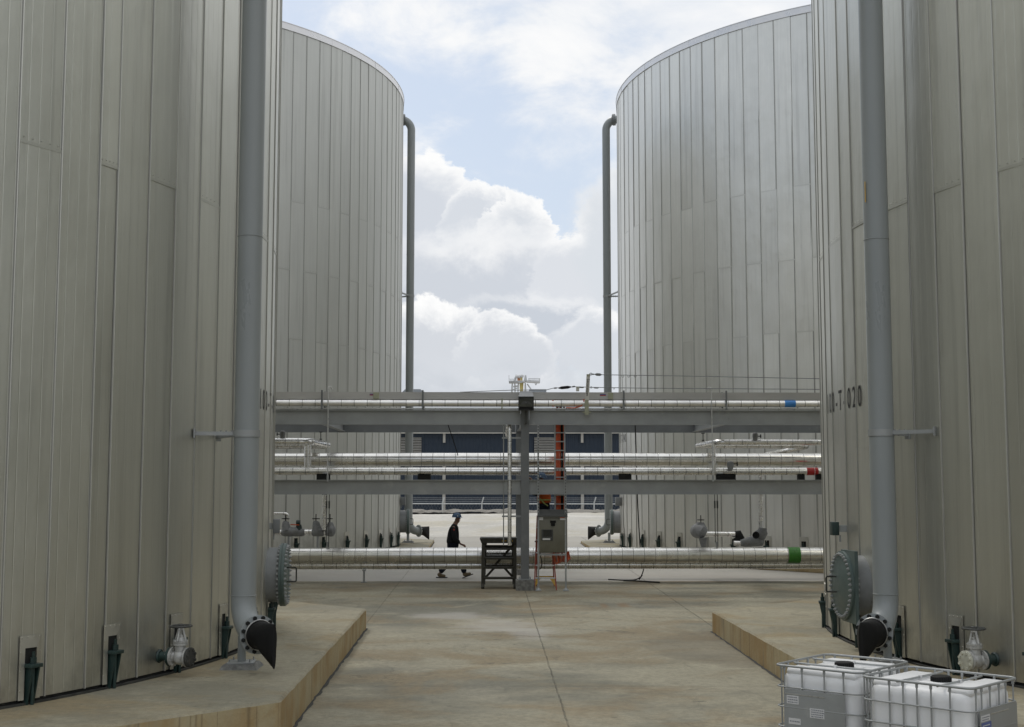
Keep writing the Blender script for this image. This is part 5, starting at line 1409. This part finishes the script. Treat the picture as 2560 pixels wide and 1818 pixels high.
container((3.393, 12.886, 0), rad(-44.6), 1.136, .97, [.085, .26, .385, .51, .635, .80], False, True, 'white caged container tank nearest the camera, at the bottom right corner') if False else \
container((3.393, 12.886, 0), rad(-44.6), 1.136, .97, [.085, .26, .385, .51, .635, .80], False, False, 'white caged container tank nearest the camera, with a blue label on its end plate')
container((2.721, 13.709, 0), rad(-41.3), .96, 1.13, [.11, .32, .58, .80], True, True, 'white caged container tank with three paper labels on its front plate')

# ================================================================== PEOPLE
def skin(name, J, E, root, mat, parent, sub=2, extra=None):
    """one continuous body surface grown over a joint skeleton: J name->(x,y,z,rx,ry)"""
    names = list(J); me = bpy.data.meshes.new(name)
    me.from_pydata([J[n][:3] for n in names], [(names.index(a), names.index(b)) for a, b in E], [])
    o = bpy.data.objects.new(name, me); COL.objects.link(o)
    m = o.modifiers.new('skin', 'SKIN'); m.use_smooth_shade = True; m.branch_smoothing = .3
    for i, n in enumerate(names):
        d = me.skin_vertices[0].data[i]; d.radius = J[n][3:5]; d.use_root = (n == root)
    s = o.modifiers.new('sub', 'SUBSURF'); s.levels = s.render_levels = sub
    dg = bpy.context.evaluated_depsgraph_get(); dg.update()
    m2 = bpy.data.meshes.new_from_object(o.evaluated_get(dg)); m2.name = name
    bpy.data.objects.remove(o); bpy.data.meshes.remove(me)
    m2.materials.clear(); m2.materials.append(mat); m2.shade_smooth()
    q = bpy.data.objects.new(name, m2); COL.objects.link(q); q.parent = parent
    return q
def fingers(J, E, wrist, s, d, down, side):
    """palm, four bent fingers and a side thumb; d along the hand, down = curl direction, side = thumb side"""
    wp = V(J[wrist][:3]); d, down, side = V(d).normalized(), V(down).normalized(), V(side).normalized()
    pm = wp + d * .055; J[s + 'palm'] = (*pm, .036, .020); E.append((wrist, s + 'palm'))
    for k, (o, L) in enumerate(((.030, .070), (.010, .080), (-.010, .075), (-.028, .058))):
        b = pm + d * .038 + side * o; m = b + d * L * .5 + down * L * .12; t = b + d * L * .8 + down * L * .5
        for nm, p, r in (('b', b, .0105), ('m', m, .0095), ('t', t, .008)): J[f'{s}{k}{nm}'] = (*p, r, r)
        E += [(s + 'palm', f'{s}{k}b'), (f'{s}{k}b', f'{s}{k}m'), (f'{s}{k}m', f'{s}{k}t')]
    b = pm + side * .036 + down * .006; t = b + d * .045 + side * .014 + down * .02
    J[s + 'ub'] = (*b, .0125, .0125); J[s + 'ut'] = (*t, .0095, .0095); E += [(s + 'palm', s + 'ub'), (s + 'ub', s + 'ut')]
def head(J, E, neck, c, fwd, s=1.0):
    c, f = V(c), V(fwd).normalized(); sd = V((-f.y, f.x, 0)); u = V((0, 0, 1))
    def put(n, p, rx, ry): J[n] = (*p, rx * s, ry * s)
    put('jaw', c + f * .018 - u * .062, .062, .066); put('face', c + f * .020 + u * .01, .074, .086); put('crown', c - f * .004 + u * .075, .070, .082)
    put('nose', c + f * .112 - u * .012, .012, .016); put('chin', c + f * .078 - u * .095, .026, .020)
    E += [(neck, 'jaw'), ('jaw', 'face'), ('face', 'crown'), ('face', 'nose'), ('jaw', 'chin')]
    for k, q in (('l', 1), ('r', -1)):
        put('ear' + k, c + sd * q * .088 - f * .012 - u * .012, .008, .022); E.append(('face', 'ear' + k))
def face_bits(parent, c, fwd):
    c, f = V(c), V(fwd).normalized(); sd = V((-f.y, f.x, 0)); u = V((0, 0, 1))
    for q in (1, -1):
        mb = MB(); mb.lathe([(.001, -.012), (.011, -.004), (.011, .004), (.001, .012)], c + f * .092 + sd * q * .032 + u * .018, sd, 8); mb.build('eye', M['letters'], parent, 60, True)
    mb = MB(); mb.tube([c + f * .090 + sd * .024 - u * .055, c + f * .099 - u * .055, c + f * .090 - sd * .024 - u * .055], .006, 6); mb.build('mouth', M['redrail'], parent, 60, True)
def hard_hat(parent, c, fwd, tilt=0):
    c, f = V(c), V(fwd).normalized(); sd = V((-f.y, f.x, 0)); u = V((0, 0, 1))
    mb = MB(); rows = []
    for e in range(8):
        a = rad(90 * e / 7); row = []
        for k in range(28):
            t = 2 * math.pi * k / 28
            row.append(mb.v(c + (f * math.cos(t) * .134 + sd * math.sin(t) * .113) * math.cos(a) + u * (.040 + .128 * math.sin(a)) + (u * .006 if abs(math.sin(t)) < .2 else V())))
        rows.append(row)
    brim = []
    for k in range(28):
        t = 2 * math.pi * k / 28; fr = max(0, math.cos(t)) ** 2
        brim.append(mb.v(c + f * math.cos(t) * (.140 + .038 * fr) + sd * math.sin(t) * .118 + u * (.034 - .010 * fr)))
    rows = [brim] + rows
    for a, b in zip(rows, rows[1:]):
        for k in range(28): mb.face((a[k], a[(k + 1) % 28], b[(k + 1) % 28], b[k]))
    mb.face(rows[-1]); mb.face(rows[0][::-1])
    h = mb.build('hard_hat', M['helmet'], parent, 50, True)
    mb = MB()
    for q in (1, -1): mb.lathe([(.017, 0), (.014, .004)], c + sd * q * .118 + f * .03 + u * .075, sd * q, 10)
    mb.build('hat_sticker', M['white'], h, 30, True)

# walking man: local x is the way he walks, the camera sees his right side (-y)
px0 = at(1140, 1440, 36.9)
man = thing('person', 'person in blue hard hat, black jacket and tan boots walking behind the low pipe', 'person', (px0.x - .06, 36.9, gz(36.9)), rad(0))
hc = (.075, 0, 1.665)
J = {'pelvis': (-.04, 0, .96, .13, .15), 'waist': (-.03, 0, 1.10, .12, .145), 'chest': (-.01, 0, 1.30, .135, .165), 'upper': (.0, 0, 1.43, .10, .14), 'neck': (.035, 0, 1.54, .060, .062),
     'sr': (.0, -.19, 1.43, .062, .062), 'er': (.02, -.245, 1.14, .048, .048), 'wr': (.20, -.225, .955, .030, .034),
     'sl': (-.01, .19, 1.43, .062, .062), 'el': (-.06, .25, 1.14, .048, .048), 'wl': (-.03, .23, .89, .03, .034),
     'hr': (-.03, -.10, .90, .095, .10), 'kr': (.19, -.09, .50, .062, .065), 'ar': (.30, -.09, .11, .042, .045), 'fr_': (.37, -.09, .07, .035, .04),
     'hl': (-.05, .10, .90, .095, .10), 'kl': (-.12, .10, .50, .062, .065), 'al': (-.42, .10, .12, .042, .045), 'fl_': (-.35, .10, .06, .035, .04)}
E_ = [('pelvis', 'waist'), ('waist', 'chest'), ('chest', 'upper'), ('upper', 'neck'), ('upper', 'sr'), ('sr', 'er'), ('er', 'wr'), ('upper', 'sl'), ('sl', 'el'), ('el', 'wl'),
      ('pelvis', 'hr'), ('hr', 'kr'), ('kr', 'ar'), ('ar', 'fr_'), ('pelvis', 'hl'), ('hl', 'kl'), ('kl', 'al'), ('al', 'fl_')]
head(J, E_, 'neck', hc, (1, 0, 0))
fingers(J, E_, 'wr', 'R', (.95, .05, -.35), (-.2, 0, -1), (.1, .6, .9)); fingers(J, E_, 'wl', 'L', (.15, 0, -1), (.6, 0, -.4), (.9, -.3, 0))
SLIM = lambda J: {k: (v[:3] + tuple(r * .74 for r in v[3:5]) if k in ('pelvis', 'waist', 'chest', 'upper', 'sr', 'er', 'sl', 'el', 'hr', 'kr', 'ar', 'hl', 'kl', 'al', 'fr_', 'fl_') else v) for k, v in J.items()}
body = skin('body', SLIM(J), E_, 'pelvis', M['skin'], man)
face_bits(man, hc, (1, 0, 0))
Jj = {'hem': (-.06, 0, .90, .165, .20), 'waist': (-.03, 0, 1.06, .15, .185), 'chest': (-.015, 0, 1.28, .165, .20), 'upper': (.0, 0, 1.43, .125, .16), 'collar': (.035, 0, 1.525, .078, .080),
      'sr': (.0, -.195, 1.425, .085, .085), 'er': (.02, -.25, 1.14, .074, .074), 'wr': (.175, -.23, .98, .055, .055), 'sl': (-.01, .195, 1.425, .085, .085), 'el': (-.06, .255, 1.14, .074, .074), 'wl': (-.035, .235, .93, .055, .055)}
jk = skin('jacket', Jj, [('hem', 'waist'), ('waist', 'chest'), ('chest', 'upper'), ('upper', 'collar'), ('upper', 'sr'), ('sr', 'er'), ('er', 'wr'), ('upper', 'sl'), ('sl', 'el'), ('el', 'wl')], 'hem', M['jacket'], man)
mb = MB(); mb.lathe([(.028, 0), (.024, .008)], (.01, -.268, 1.36), (0, -1, .1), 10); mb.build('arm_badge', M['patch'], jk, 30, True)
Jt = {'pelvis': (-.04, 0, .94, .145, .165), 'hr': (-.02, -.10, .87, .118, .118), 'kr': (.195, -.09, .50, .092, .092), 'cr': (.27, -.09, .28, .085, .085), 'ar': (.305, -.09, .135, .082, .08), 'hl': (-.05, .10, .87, .118, .118), 'kl': (-.12, .10, .50, .092, .092), 'cl': (-.29, .10, .28, .085, .085), 'al': (-.40, .10, .15, .082, .08)}
skin('trousers', Jt, [('pelvis', 'hr'), ('hr', 'kr'), ('kr', 'cr'), ('cr', 'ar'), ('pelvis', 'hl'), ('hl', 'kl'), ('kl', 'cl'), ('cl', 'al')], 'pelvis', M['jeans'], man)
def boot(heel, toe, up):
    heel, toe, up = V(heel), V(toe), V(up); d = (toe - heel).normalized()
    Jb = {'top': (*(heel + d * .045 + up * .15), .056, .056), 'ank': (*(heel + d * .05 + up * .08), .060, .056), 'mid': (*(heel + d * .13 + up * .062), .052, .050), 'toe': (*(heel + d * .235 + up * .046), .045, .046), 'heel': (*(heel + d * .02 + up * .04), .042, .045)}
    b = skin('boot', Jb, [('top', 'ank'), ('ank', 'mid'), ('mid', 'toe'), ('ank', 'heel')], 'ank', M['boot'], man)
    sd = d.cross(up); mb = MB(); f = lambda a, c_: heel + d * a + sd * c_
    ol = [(-.025, -.036), (.07, -.036), (.16, -.048), (.25, -.040), (.285, 0), (.25, .040), (.16, .048), (.07, .036), (-.025, .036), (-.042, 0)]
    mb.extr(ol, f, up * .028); mb.build('sole', M['hood'], b, 30, True)
boot((.285, -.09, .012), (.56, -.09, .115), V((-.351, 0, .936))); boot((-.47, .10, .004), (-.19, .10, .0), V((0, 0, 1)))
hard_hat(man, hc, (1, 0, 0))

# second man on the stepladder: faces left, bent over his work behind the beam
mx = at(1358, 1200, 33.45)
zl = 3.09 - 1.62 - .0
man2 = thing('person', 'person in blue hard hat and orange vest, half hidden above the cabinet', 'person', (mx.x, 33.72, 1.37), rad(0))
hc2 = (-.035, 0, 1.615)
J = {'pelvis': (.03, 0, .95, .12, .15), 'waist': (.03, 0, 1.08, .12, .145), 'chest': (.01, 0, 1.26, .13, .16), 'upper': (-.005, 0, 1.38, .10, .14), 'neck': (-.02, 0, 1.49, .055, .055),
     'sr': (-.01, .19, 1.38, .062, .062), 'er': (-.18, .22, 1.22, .048, .048), 'wr': (-.33, .10, 1.29, .03, .034), 'sl': (-.01, -.19, 1.38, .062, .062), 'el': (-.20, -.20, 1.20, .048, .048), 'wl': (-.30, -.12, 1.62, .03, .034),
     'hr': (.03, .09, .90, .095, .1), 'kr': (-.04, .10, .47, .062, .065), 'ar': (.04, .10, .09, .042, .045), 'fr_': (-.05, .10, .05, .035, .04), 'hl': (.03, -.09, .90, .095, .1), 'kl': (-.04, -.10, .47, .062, .065), 'al': (.04, -.10, .09, .042, .045), 'fl_': (-.05, -.10, .05, .035, .04)}
E_ = [('pelvis', 'waist'), ('waist', 'chest'), ('chest', 'upper'), ('upper', 'neck'), ('upper', 'sr'), ('sr', 'er'), ('er', 'wr'), ('upper', 'sl'), ('sl', 'el'), ('el', 'wl'), ('pelvis', 'hr'), ('hr', 'kr'), ('kr', 'ar'), ('ar', 'fr_'), ('pelvis', 'hl'), ('hl', 'kl'), ('kl', 'al'), ('al', 'fl_')]
head(J, E_, 'neck', hc2, (-1, 0, 0))
fingers(J, E_, 'wr', 'R', (-1, -.2, -.1), (0, 0, -1), (0, -.3, 1)); fingers(J, E_, 'wl', 'L', (-.9, 0, .3), (0, 0, -1), (0, .5, .8))
skin('body', SLIM(J), E_, 'pelvis', M['skin'], man2); face_bits(man2, hc2, (-1, 0, 0))
Js = {'hem': (.03, 0, .92, .15, .18), 'chest': (.01, 0, 1.26, .15, .18), 'upper': (-.005, 0, 1.38, .118, .15), 'collar': (-.018, 0, 1.47, .07, .07), 'sr': (-.01, .19, 1.38, .08, .08), 'er': (-.18, .22, 1.22, .065, .065), 'wr': (-.31, .115, 1.285, .048, .048), 'sl': (-.01, -.19, 1.38, .08, .08), 'el': (-.20, -.20, 1.20, .065, .065), 'wl': (-.285, -.135, 1.56, .048, .048)}
skin('jacket', Js, [('hem', 'chest'), ('chest', 'upper'), ('upper', 'collar'), ('upper', 'sr'), ('sr', 'er'), ('er', 'wr'), ('upper', 'sl'), ('sl', 'el'), ('el', 'wl')], 'hem', M['jacket'], man2)
Jv = {'hem': (.035, 0, .95, .168, .20), 'mid': (.025, 0, 1.10, .165, .195), 'chest': (.012, 0, 1.27, .168, .20), 'top': (-.0, 0, 1.40, .13, .155)}
vs_ = skin('vest', Jv, [('hem', 'mid'), ('mid', 'chest'), ('chest', 'top')], 'hem', M['vest'], man2)
mb = MB(); mb.tube([V((.03 + .176 * math.cos(a), .205 * math.sin(a), 1.08)) for a in [2 * math.pi * k / 24 for k in range(24)]], .016, 6, closed=True); mb.tube([(-.08, -.215, 1.12), (.02, -.222, 1.0), (.12, -.20, .93)], .016, 6); mb.build('reflective_tape', M['lime'], vs_, 50, True)
skin('trousers', {'pelvis': (.03, 0, .94, .14, .165), 'hr': (.03, .10, .87, .115, .115), 'kr': (-.04, .10, .48, .09, .09), 'ar': (.035, .10, .12, .08, .08), 'hl': (.03, -.10, .87, .115, .115), 'kl': (-.04, -.10, .48, .09, .09), 'al': (.035, -.10, .12, .08, .08)}, [('pelvis', 'hr'), ('hr', 'kr'), ('kr', 'ar'), ('pelvis', 'hl'), ('hl', 'kl'), ('kl', 'al')], 'pelvis', M['jeans'], man2)
man_keep = man; man = man2
boot((.07, .10, .0), (-.2, .10, .0), V((0, 0, 1))); boot((.07, -.10, .0), (-.2, -.10, .0), V((0, 0, 1)))
hard_hat(man2, hc2, (-1, 0, 0))
